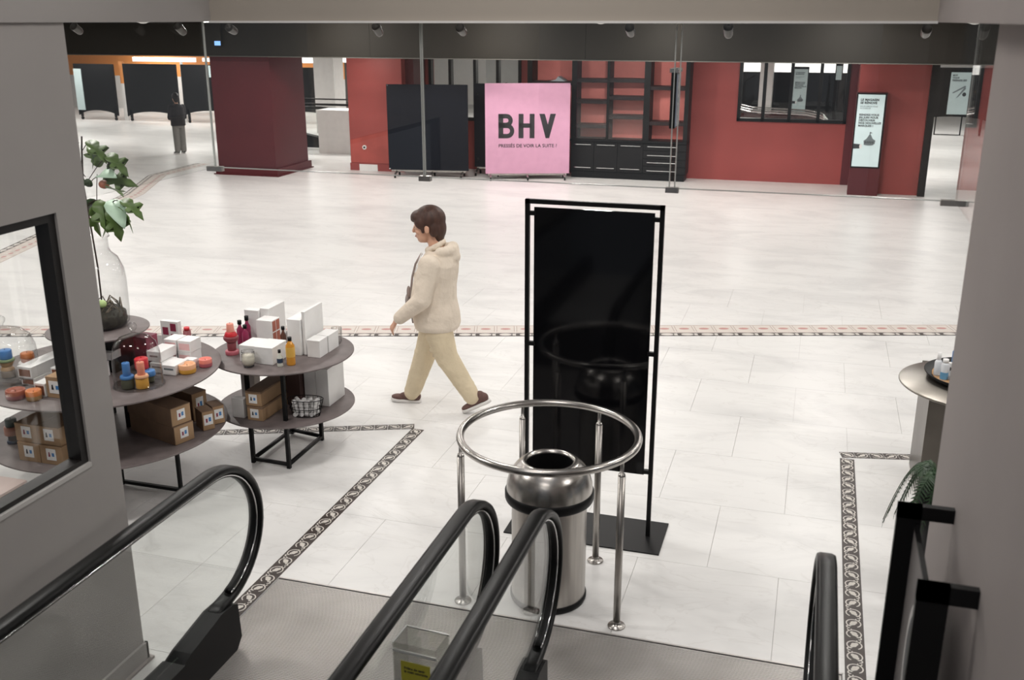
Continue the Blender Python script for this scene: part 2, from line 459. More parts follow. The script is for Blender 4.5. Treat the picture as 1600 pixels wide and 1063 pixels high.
# red back wall: left piece, recess with two windows, pilaster, and the doorway pier
H = 2.335
bw = MB()
bw.box(-9.33, -8.13, 19.25, 19.75, 0, H, M_red)
bw.box(-8.13, -7.95, 19.45, 20.4, 0, H, M_dred)
bw.box(-8.13, -7.87, 20.1, 20.4, 0, H, M_red)
bw.box(-7.87, -5.87, 20.1, 20.25, 0, 1.0, M_red)
bw.box(-5.87, -1.55, 20.1, 20.25, 0, H, M_red)
bw.box(-1.55, .455, 20.1, 20.25, 0, 1.14, M_red); bw.box(-1.55, .455, 20.1, 20.25, 2.29, H, M_red)
bw.box(.455, .62, 20.1, 20.25, 0, H, M_dred)
bw.box(.60, 1.76, 19.22, 20.25, 0, H, M_red)
tag(bw.build('wall_back'), kind='structure')
# repainted lower patch and white socket block on the left piece
tag(MB().prism([(-9.32, .16), (-8.14, .16), (-8.14, .88), (-8.6, .80), (-9.32, .62)], 19.243, 19.25, M_redlow, 'y').build('trim_9'), kind='structure')
bs = MB(); bs.box(-9.34, -9.13, 19.23, 19.25, 0, .15, M_red); bs.box(-8.72, -8.12, 19.23, 19.25, 0, .14, M_red)
bs.box(-9.13, -8.72, 19.225, 19.25, 0, .13, M_white)
tag(bs.build('baseboard_back'), kind='structure')
tag(MB().cyl(0, 0, 0, .02, .045, M_white).cyl(0, 0, .02, .03, .02, M_black).build('socket_box', None, (-9.0, 19.243, .48)), 'small open socket in the red wall beside the navy boards', 'socket').rotation_euler = (R(90), 0, 0)

# windows in the back wall
def win(name, x0, x1, z0, z1, mull, y0=20.12, fr=.06):
    o = tag(MB().box(x0, x1, y0 + .04, y0 + .05, z0, z1, M_glass).build(name), kind='structure')
    f = MB()
    for a, b, c, d in ((x0, x0 + fr, z0, z1), (x1 - fr, x1, z0, z1), (x0, x1, z0, z0 + fr), (x0, x1, z1 - .03, z1)):
        f.box(a, b, y0 - .05, y0 + .1, c, d, M_black)
    f.build('window_frame', o)
    for m_ in mull: MB().box(m_ - .03, m_ + .03, y0 - .05, y0 + .1, z0 + .01, z1 - .01, M_black).build('mullion', o)
    return o


win('window_2', -1.55, .455, 1.14, 2.29, (-1.068, -.58, -.054))
win('window_3', -7.87, -5.87, 1.0, 2.33, (-7.40, -6.86, -6.37))
# door opening on the right: dark jamb and header
dj = MB(); dj.box(1.76, 1.88, 19.1, 20.3, 0, H, M_black); dj.box(1.88, 5.0, 20.0, 20.2, 2.27, H, M_black)
tag(dj.build('door_1'), kind='structure')

# column (front face and side), skirting
c_ = MB(); c_.box(-11.66, -10.35, 17.95, 19.3, 0, 2.335, M_dred)
tag(c_.build('red_column'), 'dark red square column left of the white counter', 'column')
cb = MB(); cb.box(-11.71, -10.30, 17.90, 19.35, 0, .15, M_dred); cb.box(-11.74, -10.27, 17.87, 19.38, 0, .02, M_dred)
o = cb.build('plinth', bpy.data.objects['red_column'])

# rear hall: far wall, orange band, light strips, side walls
rw = MB(); rw.box(-34, 14, 36.0, 36.2, 0, 2.335, M_white2)
tag(rw.build('wall_far'), kind='structure')
ob = MB(); ob.box(-34, -15.2, 31.0, 31.2, .0, 1.12, M_white2); ob.box(-34, -15.2, 31.0, 31.2, 1.12, 2.335, M_orange)
tag(ob.build('wall_rear_left'), kind='structure')
for (x0, x1, yy, z0, z1) in ((-22.4, -20.0, 29.9, 1.66, 1.80), (-19.7, -15.6, 29.9, 1.68, 1.80), (-15.9, -13.4, 27.9, 1.80, 1.92), (2.0, 4.6, 31.5, 1.80, 1.92)):
    tag(MB().box(x0, x1, yy, yy + .1, z0, z1, M_lit).build('trim_10'), kind='structure')
tag(MB().box(-13.35, -12.75, 25.5, 26.1, 0, 2.335, M_white2).build('trim_11'), kind='structure')
tag(MB().box(-8.4, -6.0, 25.5, 25.8, 0, 2.335, mat('grey_partition', (.33, .34, .33), .6)).build('trim_12'), kind='structure')
tag(MB().box(-2.6, .9, 25.3, 25.5, 0, 1.82, M_black).box(-2.6, .9, 25.28, 25.5, 1.82, 2.06, M_lit).build('trim_13'), kind='structure')
tag(MB().box(-1.42, -1.13, 24.4, 24.8, 0, 2.335, M_white2).build('trim_14'), kind='structure')

# glass smoke screens hanging round the void
gs = empty('smoke_screen', (-1.22, 4.63, 2.99), 0, 'hanging frameless glass screen below the beam, three panes wide', 'glass screen')
GZ = 2.26
for a, b in ((-3.03, -1.853), (-1.843, -.637), (-.620, .583)):
    MB().box(a + 1.22, b + 1.22, -.004, .004, GZ - 2.99, 0, M_glass).build('glass_pane', gs)
for x_ in (-1.848, -.6285):
    g = MB()
    for s_ in ((-.0045, .0045) if x_ < -1 else (-.0125, .0125)): g.box(x_ + 1.22 + s_ - .0022, x_ + 1.22 + s_ + .0022, -.005, .005, GZ - 2.99, 0, M_gedge)
    g.build('pane_joint', gs)
for x_, r_ in ((-3.03, 0), (.583, 0)): MB().box(x_ + 1.218, x_ + 1.224, -.006, .006, GZ - 2.99, 0, M_gedge).build('pane_joint', gs)
g = MB().box(-1.81, 1.803, -.005, .005, GZ - 2.992, GZ - 2.988, M_gedge); g.build('bottom_edge', gs)
for x_, w_ in ((-3.03, .045), (-1.846, .03), (-.627, .03), (.573, .05)):
    MB().box(x_ + 1.22 - w_, x_ + 1.22 + w_, -.014, .014, GZ - 3.01, GZ - 2.985, M_steel).build('patch_fitting', gs)
for nm, X_, yy in (('left', -3.03, (3.56, 4.62)), ('right', .583, (3.56, 4.62))):
    e = empty('smoke_screen', (X_, 4.1, 2.99), 0, f'hanging glass side screen beside the {nm} wall', 'glass screen')
    MB().box(-.004, .004, yy[0] - 4.1, yy[1] - 4.1, GZ - 2.99, 0, M_glass).build('glass_pane', e)
# blade sign on the glass joint
bsn = empty('blade_sign', (-.643, 4.60, 2.53), 0, 'narrow hanging blade sign with white letters, seen almost edge on', 'sign')
MB().box(-.012, .012, -.10, .02, 0, .245, M_black).build('panel', bsn)
MB().box(.012, .016, -.095, .015, .008, .237, mat('blue_grey_film', (.28, .32, .40), .35)).build('face', bsn)
MB().box(-.02, .02, -.10, .02, .245, .262, M_steel2).build('clip', bsn)
text('lettering', 'BHV', .075, M_white, bsn, (.0175, -.065, .205), (R(90), R(90), R(90)), .003, space=1.3)
# (the board hangs on the hall side)
for ch in list(bsn.children): ch.location.y += .13 if ch.name.startswith('lettering') else 0
for ch in list(bsn.children):
    if not ch.name.startswith('lettering'): ch.location.y += .13

# ================================================================== ESCALATOR BALUSTRADES
def arc(cy, cz, ry, rz_, a0, a1, n=26): return [(0, cy + ry * math.cos(R(a0 + (a1 - a0) * k / n)), cz + rz_ * math.sin(R(a0 + (a1 - a0) * k / n))) for k in range(n + 1)]


def balustrade(X, label, Ytop=3.70, side=1):
    root = empty('escalator_balustrade', (X, 0, 0), 0, label, 'escalator balustrade', 'escalator balustrades at the landing')
    cz, rz_, ry = .61, .345, .375
    path = [(0, -1.0, cz + rz_), (0, 1.0, cz + rz_), (0, 2.6, cz + rz_)] + arc(Ytop, cz, ry, rz_, 90, -82)
    path += [(0, Ytop - .02, .262), (0, Ytop - .12, .235)]
    hr = [(-.040, -.006), (-.036, .012), (-.022, .018), (.022, .018), (.036, .012), (.040, -.006), (.034, -.016), (.02, -.018), (-.02, -.018), (-.034, -.016)]
    # section u = X direction, v = outward
    b = MB(); b.tube(path, 1, M_rubber, sec=[(u, -v) for u, v in hr], up=Vector((1, 0, 0))); b.build('handrail', root)
    inner = [(0, -1.0, cz + rz_ - .028), (0, 2.6, cz + rz_ - .028)] + arc(Ytop, cz, ry - .028, rz_ - .028, 90, -80)
    b = MB()
    for s_ in (-.019, .019): b.tube([(s_, p[1], p[2]) for p in inner], .005, M_chrome, n=6)
    b.tube(inner, 1, M_black, sec=[(-.019, -.012), (.019, -.012), (.019, .010), (-.019, .010)])
    b.build('guide_rail', root)
    pts = [(p[1], p[2]) for p in [(0, -1.0, cz + rz_ - .03), (0, 2.6, cz + rz_ - .03)] + arc(Ytop, cz, ry - .035, rz_ - .03, 90, -80, 20)]
    poly = pts + [(Ytop - .25, .21), (-1.0, .21)]
    MB().prism(poly, -.005, .005, M_balu, 'x').build('glass_panel', root)
    # skirt: tapering black deck
    sk = MB(); sk.box(-.06, .06, -1.0, 3.30, 0, .20, M_black); sk.build('skirt', root)
    cp = MB(); cp.prism([(3.30, 0), (3.72, 0), (3.77, .05), (3.76, .24), (3.72, .26), (3.62, .265), (3.36, .22), (3.30, .20)], -.052, .052, M_black, 'x')
    cp.build('inlet_cap', root)
    return root


balustrade(-2.607, 'far left escalator balustrade with black handrail, nearest the grey wall with the window')
balustrade(-1.331, 'left of the two adjacent middle escalator balustrades, black handrail')
balustrade(-1.019, 'right of the two adjacent middle escalator balustrades, in front of the steel bin')
balustrade(.178, 'far right escalator balustrade with black handrail beside the floor border', 3.66)
# deck between the middle balustrades with acrylic box and bottle
dk = MB().box(-1.29, -1.065, 0.8, 2.95, .0, .50, M_steel).build('centre_deck'); tag(dk, 'low steel deck between the two middle balustrades', 'deck')
ab = empty('leaflet_box', (-1.178, 2.80, .50), R(-4), 'clear acrylic box with a yellow label between the two middle handrails', 'acrylic box')
b = MB()
for q in ((-.083, .083, -.055, -.051, 0, .44), (-.083, .083, .051, .055, 0, .44), (-.083, -.079, -.051, .051, 0, .44), (.079, .083, -.051, .051, 0, .44), (-.083, .083, -.055, .055, -.0, .004)):
    b.box(*q, M_acr)
b.build('case', ab)
MB().box(-.083, .083, -.057, -.052, .405, .415, M_gedge).box(-.0835, .0835, .051, .055, .436, .441, M_gedge).box(-.0835, -.079, -.055, .055, .436, .441, M_gedge).build('rim', ab)
MB().box(-.052, .060, -.0575, -.0565, .295, .375, mat('yellow_label', (.36, .33, .03), .6)).build('label', ab)
text('label_text', 'Prière de tenir\nla main courante', .0135, M_ink, ab, (-.040, -.058, .345), (R(90), 0, 0), .0003)
sb = MB(); sb.lathe([(0, 0), (.028, 0), (.03, .01), (.03, .15), (.022, .175), (.010, .185), (.010, .21), (0, .21)], glass('smoke_glass', (.45, .46, .46), 1.45, .05, .03), n=20)
tag(sb.build('gel_bottle', None, (-1.10, 2.905, .50)), 'small dark translucent bottle beside the acrylic box', 'bottle')
MB().cyl(0, 0, .20, .235, .012, M_black).build('cap', bpy.data.objects['gel_bottle'])

# wall mounted black guard on the right
gd = empty('wall_guard', (.5, 2.75, 0), 0, 'black bracketed panel guard fixed to the right wall, with a round emblem', 'guard')
b = MB(); b.box(-.165, -.093, .28, .305, 0, 1.57, M_black).box(-.165, 0, .28, .305, 1.525, 1.57, M_black); b.build('rear_bracket', gd)
b = MB(); b.box(-.150, -.070, -.245, -.22, 0, 1.60, M_black).box(-.150, 0, -.245, -.22, 1.548, 1.60, M_black); b.build('front_bracket', gd)
b = MB(); b.box(-.110, -.100, -.22, .28, 0.1, 1.50, mat('guard_panel', (.22, .20, .195), .5)).box(-.112, -.098, -.22, .28, 1.50, 1.51, M_black); b.build('panel', gd)
b = MB(); A = ellipse(.11, .19, 36); B = ellipse(.085, .155, 36)
for k in range(36):
    j = (k + 1) % 36; b.quad([(-.112, .02 + A[k][0], 1.18 + A[k][1]), (-.112, .02 + A[j][0], 1.18 + A[j][1]), (-.112, .02 + B[j][0], 1.18 + B[j][1]), (-.112, .02 + B[k][0], 1.18 + B[k][1])], M_white2)
b.prism([(.02 + x_, 1.18 + z_) for x_, z_ in ellipse(.085, .155, 28)], -.1115, -.1105, mat('emblem_grey', (.10, .10, .11), .4), 'x')
b.build('emblem', gd)

# ================================================================== BIN + RING
BX, BY = -1.20, 4.66
bn = empty('litter_bin', (BX, BY, 0), 0, 'round brushed steel litter bin with open domed top inside the ring barrier', 'bin')
MB().lathe([(0, .02), (.198, .02), (.200, .04), (.200, .60)], M_steel, n=48).build('body', bn)
MB().lathe([(0, 0), (.202, 0), (.207, .012), (.207, .03), (.198, .036)], M_black, n=48).build('base_ring', bn)
MB().lathe([(.200, .575), (.232, .59), (.236, .60), (.236, .635), (.222, .65), (.19, .65)], M_black, n=48).build('band', bn)
MB().lathe([(.228, .64), (.226, .68), (.212, .73), (.185, .77), (.155, .797), (.140, .808), (.128, .806), (.122, .79)], M_steel2, n=48).build('dome', bn)
MB().lathe([(.123, .795), (.118, .70), (.116, .45), (0, .45)], M_black, n=36).build('liner', bn)
RX, RY, RR, RZ = -1.206, 4.66, .462, .945
rg = empty('ring_barrier', (RX, RY, 0), 0, 'round steel tube ring barrier on slender posts around the litter bin', 'barrier')
MB().tube([(RR * math.cos(2 * PI * k / 72), RR * math.sin(2 * PI * k / 72), RZ) for k in range(72)], .0205, M_steel2, n=12, closed=True, up=Vector((0, 0, 1))).build('ring', rg)
for px, py in ((-.773, 4.467), (-1.03, 5.085), (-1.620, 4.468), (-1.46, 5.045)):
    a = math.atan2(py - RY, px - RX); x_, y_ = RR * math.cos(a), RR * math.sin(a)
    p = MB(); p.cyl(x_, y_, .008, .855, .019, M_steel, 20).lathe([(.019, .855), (.016, .868), (.0095, .872), (.0095, .93)], M_steel2, (x_, y_, 0), 16)
    p = p.build('post', rg)
    MB().lathe([(0, 0), (.046, 0), (.047, .004), (.043, .009), (.022, .012), (.019, .03)], M_steel2, (x_, y_, 0), 24).build('base_flange', p)

# ================================================================== BLACK SIGN STAND
sg = empty('sign_stand', (-1.17, 5.46, 0), 0, 'tall blank glossy black sign board on black posts with a flat base', 'sign')
MB().box(-.47, .485, -.21, .19, 0, .008, M_black).build('base_plate', sg)
fr = MB()
for x_ in (-.385, .385): fr.box(x_ - .0125, x_ + .0125, -.0125, .0125, .008, 2.03, M_black)
fr.box(-.3975, .3975, -.0125, .0125, 2.005, 2.03, M_black); fr.build('frame', sg)
MB().box(-.345, .345, -.006, .006, .41, 1.985, M_gloss).build('board', sg)
for z_ in (.43, 1.17, 1.95):
    for s_ in (-1, 1): MB().box(min(s_ * .335, s_ * .378), max(s_ * .335, s_ * .378), -.012, .012, z_ - .012, z_ + .012, M_black).build('clamp', sg)

# ================================================================== ROLLING BOARDS + LETTERING
def rolling(name, label, p0, p1, z0, z1, m, wheels, cat='display board'):
    (x0, y0), (x1, y1) = p0, p1; L = math.hypot(x1 - x0, y1 - y0); a = math.atan2(y1 - y0, x1 - x0)
    r = empty(name, ((x0 + x1) / 2, (y0 + y1) / 2, 0), a, label, cat)
    MB().box(-L / 2, L / 2, -.02, .02, z0, z1, m).build('panel', r)
    MB().box(-L / 2 + .05, L / 2 - .05, -.015, .015, z0 - .035, z0, M_steel).build('rail', r)
    for x_ in wheels:
        x_ = x_ * L / 2
        f = MB().prism([(-.20, .075), (0, z0 - .01), (.20, .075), (.20, .062), (0, z0 - .05), (-.20, .062)], x_ - .015, x_ + .015, M_steel, 'x').build('foot', r)
        for s_ in (-.19, .19):
            w_ = MB().tube([(x_ - .014, s_, .034), (x_ + .014, s_, .034)], .034, M_black, n=14, up=Vector((0, 0, 1))).build('caster', f)
    return r


nv = rolling('navy_board', 'wide plain navy rolling board against the red wall', (-8.19, 18.62), (-6.60, 18.88), .14, 1.80, M_navy, (-.8, .1, .85))
MB().box(-.80, -.77, -.026, -.02, .15, .17, M_chrome).build('corner_screw', nv); MB().box(-.79, -.77, -.026, -.02, 1.77, 1.79, M_chrome).build('corner_screw', nv)
nv2 = rolling('navy_board', 'narrow navy rolling board half hidden behind the pink board', (-6.63, 19.36), (-5.75, 19.42), .16, 1.80, M_navy, (-.85, .2))
MB().box(-.38, -.35, -.026, -.02, 1.58, 1.62, M_chrome).build('hinge', nv2); MB().box(-.38, -.35, -.026, -.02, .30, .34, M_chrome).build('hinge', nv2)
pk = rolling('pink_board', 'pink square rolling board with large black lettering', (-6.22, 18.80), (-4.66, 19.32), .115, 1.84, M_pink, (-.88, 0, .88))
# lettering as flat shapes on the board
pl = math.hypot(1.56, .52); sc = 1.0


def stroke_letter(polys, parent, name='letter'):
    b = MB()
    for p in polys: b.prism(p, -.0225, -.0205, M_ink, 'y')
    return b.build(name, parent)


def rects(*q): return [[(a, c), (b_, c), (b_, d), (a, d)] for a, b_, c, d in q]


W_ = pl / 2
zb_, zt_ = .80, 1.265; st_ = .095
def bowl(x0, zc, r, n=10, w0=.11):
    out = []
    for k in range(n):
        a0, a1 = R(-90 + 180 * k / n), R(-90 + 180 * (k + 1) / n)
        out.append([(x0 + w0 + r * math.cos(a0), zc + r * math.sin(a0)), (x0 + w0 + r * math.cos(a1), zc + r * math.sin(a1)),
                    (x0 + w0 + (r - .085) * math.cos(a1), zc + (r - .085) * math.sin(a1)), (x0 + w0 + (r - .085) * math.cos(a0), zc + (r - .085) * math.sin(a0))])
    out += rects((x0, x0 + w0, zc - r, zc - r + .085), (x0, x0 + w0, zc + r - .085, zc + r))
    return out
bx = -W_ + .256
stroke_letter(rects((bx, bx + st_, zb_, zt_)) + bowl(bx, zb_ + .14, .14, w0=.17) + bowl(bx, zt_ - .125, .125, w0=.155), pk)
hx = bx + .392
stroke_letter(rects((hx, hx + st_, zb_, zt_), (hx + .215, hx + .215 + st_, zb_, zt_), (hx, hx + .25, 1.0, 1.085)), pk)
vx = hx + .402
stroke_letter([[(vx, zt_), (vx + .105, zt_), (vx + .205, zb_ + .13), (vx + .175, zb_), (vx + .125, zb_)], [(vx + .32, zt_), (vx + .215, zt_), (vx + .125, zb_ + .10), (vx + .145, zb_), (vx + .195, zb_)]], pk)
text('slogan', 'PRESSÉS DE VOIR LA SUITE ?', .092, M_ink, pk, (bx, -.0215, .625), (R(90), 0, 0), .0012, space=1.0, sx=1.0)

# ================================================================== SHELF UNIT
su = empty('shelf_unit', (-3.58, 19.6, 0), 0, 'tall black shelving unit with red back and low cabinets, right of the pink board', 'shelving')
ox = -3.58
def sx_(a): return a - ox
MB().box(sx_(-4.66), sx_(-2.44), .40, .42, .7, 2.33, M_shelfred).build('back_panel', su)
for a, b in ((-4.70, -4.60), (-4.00, -3.95), (-3.28, -3.16), (-2.50, -2.42)): MB().box(sx_(a), sx_(b), 0, .45, .72, 2.32, M_blackw).build('upright', su)
# second bay to the left of the unit, above the pink board
MB().box(sx_(-5.55), sx_(-4.70), .40, .42, .7, 2.33, M_shelfred).build('back_panel', su)
MB().box(sx_(-5.60), sx_(-5.50), 0, .45, 0, 2.32, M_blackw).build('upright', su)
for x0, x1, zz in ((-5.5, -4.7, (1.78,)), (-4.6, -4.0, (1.84, 1.44, .97)), (-3.95, -3.28, (1.85, 1.52, 1.16)), (-3.16, -2.5, (1.72, 1.06))):
    for z_ in zz: MB().box(sx_(x0), sx_(x1), .02, .42, z_, z_ + .07, M_brownw).build('shelf', su)
MB().box(sx_(-4.70), sx_(-2.42), -.04, .46, .72, .765, M_black).build('counter_top', su)
MB().box(sx_(-4.70), sx_(-2.42), .02, .45, .12, .72, M_blackw).build('cabinet_body', su)
MB().box(sx_(-4.68), sx_(-2.44), .0, .40, .0, .12, M_black).build('plinth', su)
for a, b in ((-4.69, -4.235), (-4.225, -3.765), (-3.755, -3.26)):
    d_ = MB().box(sx_(a), sx_(b), 0, .02, .14, .71, M_blackw).build('door', su)
    for z_ in (.205, .655): MB().box(sx_(a) + .06, sx_(b) - .05, -.03, -.016, z_ - .006, z_ + .006, M_chrome).box(sx_(a) + .07, sx_(a) + .08, -.02, 0, z_ - .004, z_ + .004, M_chrome).box(sx_(b) - .07, sx_(b) - .06, -.02, 0, z_ - .004, z_ + .004, M_chrome).build('handle', d_)
for z0, z1, hz in ((.58, .71, .655), (.42, .57, .487), (.28, .41, .348), (.14, .27, .19)):
    d_ = MB().box(sx_(-3.25), sx_(-2.43), 0, .02, z0, z1, M_blackw).build('drawer', su)
    MB().box(sx_(-3.17), sx_(-2.60), -.03, -.016, hz - .006, hz + .006, M_chrome).box(sx_(-3.15), sx_(-3.14), -.02, 0, hz - .004, hz + .004, M_chrome).box(sx_(-2.63), sx_(-2.62), -.02, 0, hz - .004, hz + .004, M_chrome).build('handle', d_)
# sliding glass doors of the two left bays
for a, b in ((-4.6, -4.0), (-3.95, -3.28)): MB().box(sx_(a), sx_(b), .005, .011, .77, 2.31, M_glass).build('glass_door', su)
tag(MB().prism([(-.16, 0), (.16, 0), (.12, .03), (.02, .09), (-.03, .03)], -.12, .12, mat('crumpled_paper', (.42, .48, .52), .6), 'y').build('paper_stack', None, (-5.02, 19.8, 1.85)),
    'small heap of grey paper on the shelf above the pink board', 'papers')

# ================================================================== LIT POSTER TOTEM
def poster_art(root, x0, x1, z0, z1, y_, kind, s=1.0):
    cx = (x0 + x1) / 2; w_ = x1 - x0; h_ = z1 - z0
    if kind == 'house':
        text('poster_text', 'LE MAGASIN\nSE RÉNOVE', w_ * .118, M_pdark, root, (x0 + w_ * .10, y_, z1 - h_ * .085), (R(90), 0, 0), .0022 * s, space=1.05)
        text('poster_text', 'POUR MIEUX VOUS\nACCUEILLIR', w_ * .075, M_pgrey, root, (x0 + w_ * .10, y_, z1 - h_ * .17), (R(90), 0, 0), 0)
        text('poster_text', 'RENDEZ-VOUS\nEN JUIN POUR\nDÉCOUVRIR\nNOS NOUVELLES\nMARQUES !', w_ * .106, M_pdark, root, (x0 + w_ * .10, y_, z1 - h_ * .29), (R(90), 0, 0), .0020 * s, space=1.05)
        b = MB(); zc = z0 + h_ * .32; u = w_
        hx_ = x0 + u * .58
        b.prism([(hx_ - .2 * u, zc), (hx_ + .2 * u, zc), (hx_ + .22 * u, zc + .14 * u), (hx_ + .12 * u, zc + .20 * u), (hx_ + .03 * u, zc + .36 * u), (hx_ - .03 * u, zc + .36 * u), (hx_ - .12 * u, zc + .20 * u), (hx_ - .22 * u, zc + .12 * u)], y_ - .003, y_, M_pgrey, 'y')
        b.box(hx_ - .006, hx_ + .006, y_ - .004, y_, zc + .36 * u, zc + .47 * u, M_pdark)
        b.prism([(hx_, zc + .47 * u), (hx_ + .09 * u, zc + .43 * u), (hx_, zc + .41 * u)], y_ - .004, y_, M_pgrey, 'y')
        for k in range(5): b.box(hx_ + (-.15 + .07 * k) * u - .008 * s, hx_ + (-.15 + .07 * k) * u + .008 * s, y_ - .005, y_ - .002, zc + .02 * u, zc + .11 * u, M_pdark)
        b.prism(ellipse(.19 * u, .04 * u, 16, hx_ - .02 * u, zc - .02 * u), y_ - .005, y_, M_pgrey, 'y')
        b.build('poster_drawing', root)
        b = MB(); b.prism([(x0, zc + .0 * u), (x0 + .26 * u, zc - .02 * u), (x0 + .30 * u, zc - .1 * u), (x0 + .26 * u, zc - .18 * u), (x0, zc - .20 * u)], y_ - .004, y_, M_pdark, 'y')
        b.prism(ellipse(.05 * u, .09 * u, 14, x0 + .27 * u, zc - .10 * u), y_ - .006, y_, M_white, 'y'); b.build('poster_drawing', root)
    else:
        text('poster_text', 'BHV\nVOUS\nPRÉPARE SES', w_ * .13, M_pdark, root, (x0 + w_ * .08, y_, z1 - h_ * .09), (R(90), 0, 0), .002 * s)
        text('poster_text', 'NOUVEAUTÉS', w_ * .09, M_pgrey, root, (x0 + w_ * .08, y_, z1 - h_ * .22), (R(90), 0, 0), 0)
        b = MB()
        b.prism([(cx - .35 * w_, z0 + .52 * h_), (cx + .25 * w_, z0 + .69 * h_), (cx + .32 * w_, z0 + .66 * h_), (cx - .30 * w_, z0 + .50 * h_)], y_ - .004, y_, M_pgrey, 'y')
        b.prism([(cx - .15 * w_, z0 + .38 * h_), (cx + .25 * w_, z0 + .66 * h_), (cx + .32 * w_, z0 + .62 * h_), (cx - .02 * w_, z0 + .42 * h_)], y_ - .004, y_, M_pgrey, 'y')
        b.prism(ellipse(.10 * w_, .05 * h_, 12, cx + .26 * w_, z0 + .48 * h_), y_ - .004, y_, M_pdark, 'y')
        b.build('poster_drawing', root)


pt = empty('poster_totem', (.84, 18.95, 0), 0, 'dark red totem with a lit pale poster in front of the red pilaster', 'poster stand')
MB().box(-.27, .24, 0, .27, 0, 1.79, M_dred).build('totem_body', pt)
MB().box(-.265, .225, -.012, 0, .49, 1.785, M_black).build('poster_frame', pt)
MB().box(-.245, .200, -.018, -.012, .515, 1.76, M_poster).build('poster', pt)
poster_art(pt, -.245, .200, .515, 1.76, -.020, 'house')

# rear boards: panels with arched bottom edge on casters
def rear_panel(label, x0, x1, y_, z0, z1, arch=.16, poster=None, tip=True):
    r = empty('rear_board', ((x0 + x1) / 2, y_, 0), 0, label, 'display board'); h = (x1 - x0) / 2
    pts = [(-h, z1), (-h, z0)] + [(-h * (1 - 2 * k / 14), z0 + arch * math.sin(PI * k / 14) ** .6) for k in range(1, 14)] + [(h, z0), (h, z1)]
    MB().prism(pts, -.03, .03, M_navy if poster == 'n' else M_black, 'y').build('panel', r)
    for s_ in (-1, 1):
        MB().box(s_ * h * .86 - .03, s_ * h * .86 + .03, -.03, .03, .10, z0 + .2, M_black).build('leg', r)
        MB().tube([(s_ * h * .86 - .02, 0, .05), (s_ * h * .86 + .02, 0, .05)], .05, M_black, n=12, up=Vector((0, 0, 1))).build('caster', r)
    return r


_p1 = rear_panel('leftmost black board on casters at the rear, below the orange band', -22.4, -20.95, 27.0, .14, 1.70)
rear_panel('second black board from the left at the rear, behind the standing person', -20.60, -18.72, 27.0, .14, 1.72)
_p3 = rear_panel('third black board from the left at the rear, beside the dark red column', -18.55, -16.6, 27.0, .22, 1.72)
rear_panel('black board standing at the rear right of the dark red column', -16.0, -13.6, 27.5, .22, 1.66)
tag(MB().box(-.08, .08, -.03, .03, 0, 1.12, M_white2).box(-.08, .08, -.03, .03, 1.12, 1.78, M_orange).build('panel_post', None, (-20.76, 27.15, 0)), 'half orange half white post between two black rear boards', 'post')
tag(MB().box(-.03, .03, -.03, .03, 0, 1.78, M_white2).build('panel_post', None, (-18.63, 27.15, 0)), 'thin pale post between the second and third black rear boards', 'post')
MB().box(-.725, -.45, -.05, -.03, .3, 1.55, M_poster2).build('poster', _p1)
MB().box(.0, .42, -.05, -.03, 1.36, 1.70, M_poster2).build('poster', _p3)
rb_ = rear_panel('black board with a pale poster seen through the right doorway', 2.62, 4.25, 30.0, .40, 1.78, .10)
MB().box(-.19, .31, -.045, -.03, .56, 1.66, M_poster2).build('poster', rb_); poster_art(rb_, -.19, .31, .56, 1.66, -.047, 'tool')
MB().box(-.45, -.42, -.03, .03, 0.02, .5, M_black).box(.20, .23, -.03, .03, 0.02, .5, M_black).box(-.45, .23, -.03, .03, .0, .02, M_black).build('stand', rb_)
rp_ = empty('rear_poster', (-.50, 24.0, 0), 0, 'pale poster hanging behind the red wall, seen through its window', 'poster')
MB().box(-.15, .14, 0, .03, .93, 1.95, M_poster2).build('sheet', rp_); poster_art(rp_, -.15, .14, .93, 1.95, -.002, 'house', .6)
MB().box(-.17, .16, .03, .06, 0, 2.0, M_black).build('backing', rp_)
tag(MB().box(-.06, .06, 0, .02, 1.72, 2.02, M_poster2).box(-.08, .08, .02, .04, 0, 2.1, M_black).build('rear_notice', None, (.30, 24.2, 0)), 'small notice at the right end of the black framed window', 'notice')

# white counter and the far escalator
wc = tag(MB().box(0, 1.05, 0, .6, 0, .98, M_white2).box(-.01, 1.06, -.01, .61, .98, 1.0, M_white).build('white_counter', None, (-11.25, 21.55, 0)), 'plain white counter left of the red wall', 'counter')
ESC_L = 'far escalator with curved handrail behind the white counter'
es = empty('far_escalator', (-11.8, 22.6, 0), 0, ESC_L, 'escalator')
MB().tube([(-1.3, 0, .95), (.1, 0, .95), (.5, 0, .93), (.78, 0, .82), (.9, 0, .6), (.86, 0, .4), (.72, 0, .25)], .04, M_rubber, up=Vector((0, 1, 0))).build('handrail', es)
MB().box(-1.3, .7, -.01, .01, .25, .9, M_balu).build('glass_panel', es)
MB().prism([(-1.3, 0), (.75, 0), (.8, .08), (.2, .22), (-1.3, .5)], -.1, .1, M_black, 'y').build('skirt', es)
MB().box(-1.3, 1.6, .3, .36, .98, 1.03, M_black).box(-1.3, 1.6, .3, .36, 1.12, 1.15, M_black).build('guard_rail', es)
es2 = empty('far_escalator', (-.6, 22.6, 0), 0, 'escalator handrails behind the black framed window', 'escalator')
for y_, d_ in ((0, 0), (.5, .0), (1.1, .03)):
    MB().tube([(-1.6, y_, 1.28), (-.9, y_, 1.12), (.3, y_, 1.08), (.62, y_, 1.02), (.78, y_, .85)], .02, M_chrome, up=Vector((0, 1, 0))).build('handrail', es2)
    MB().box(-1.4, .7, y_ - .005, y_ + .005, .1, 1.08, M_balu).build('glass_panel', es2)
MB().box(-1.6, .8, -.1, 1.2, 0, .1, M_black).build('skirt', es2)
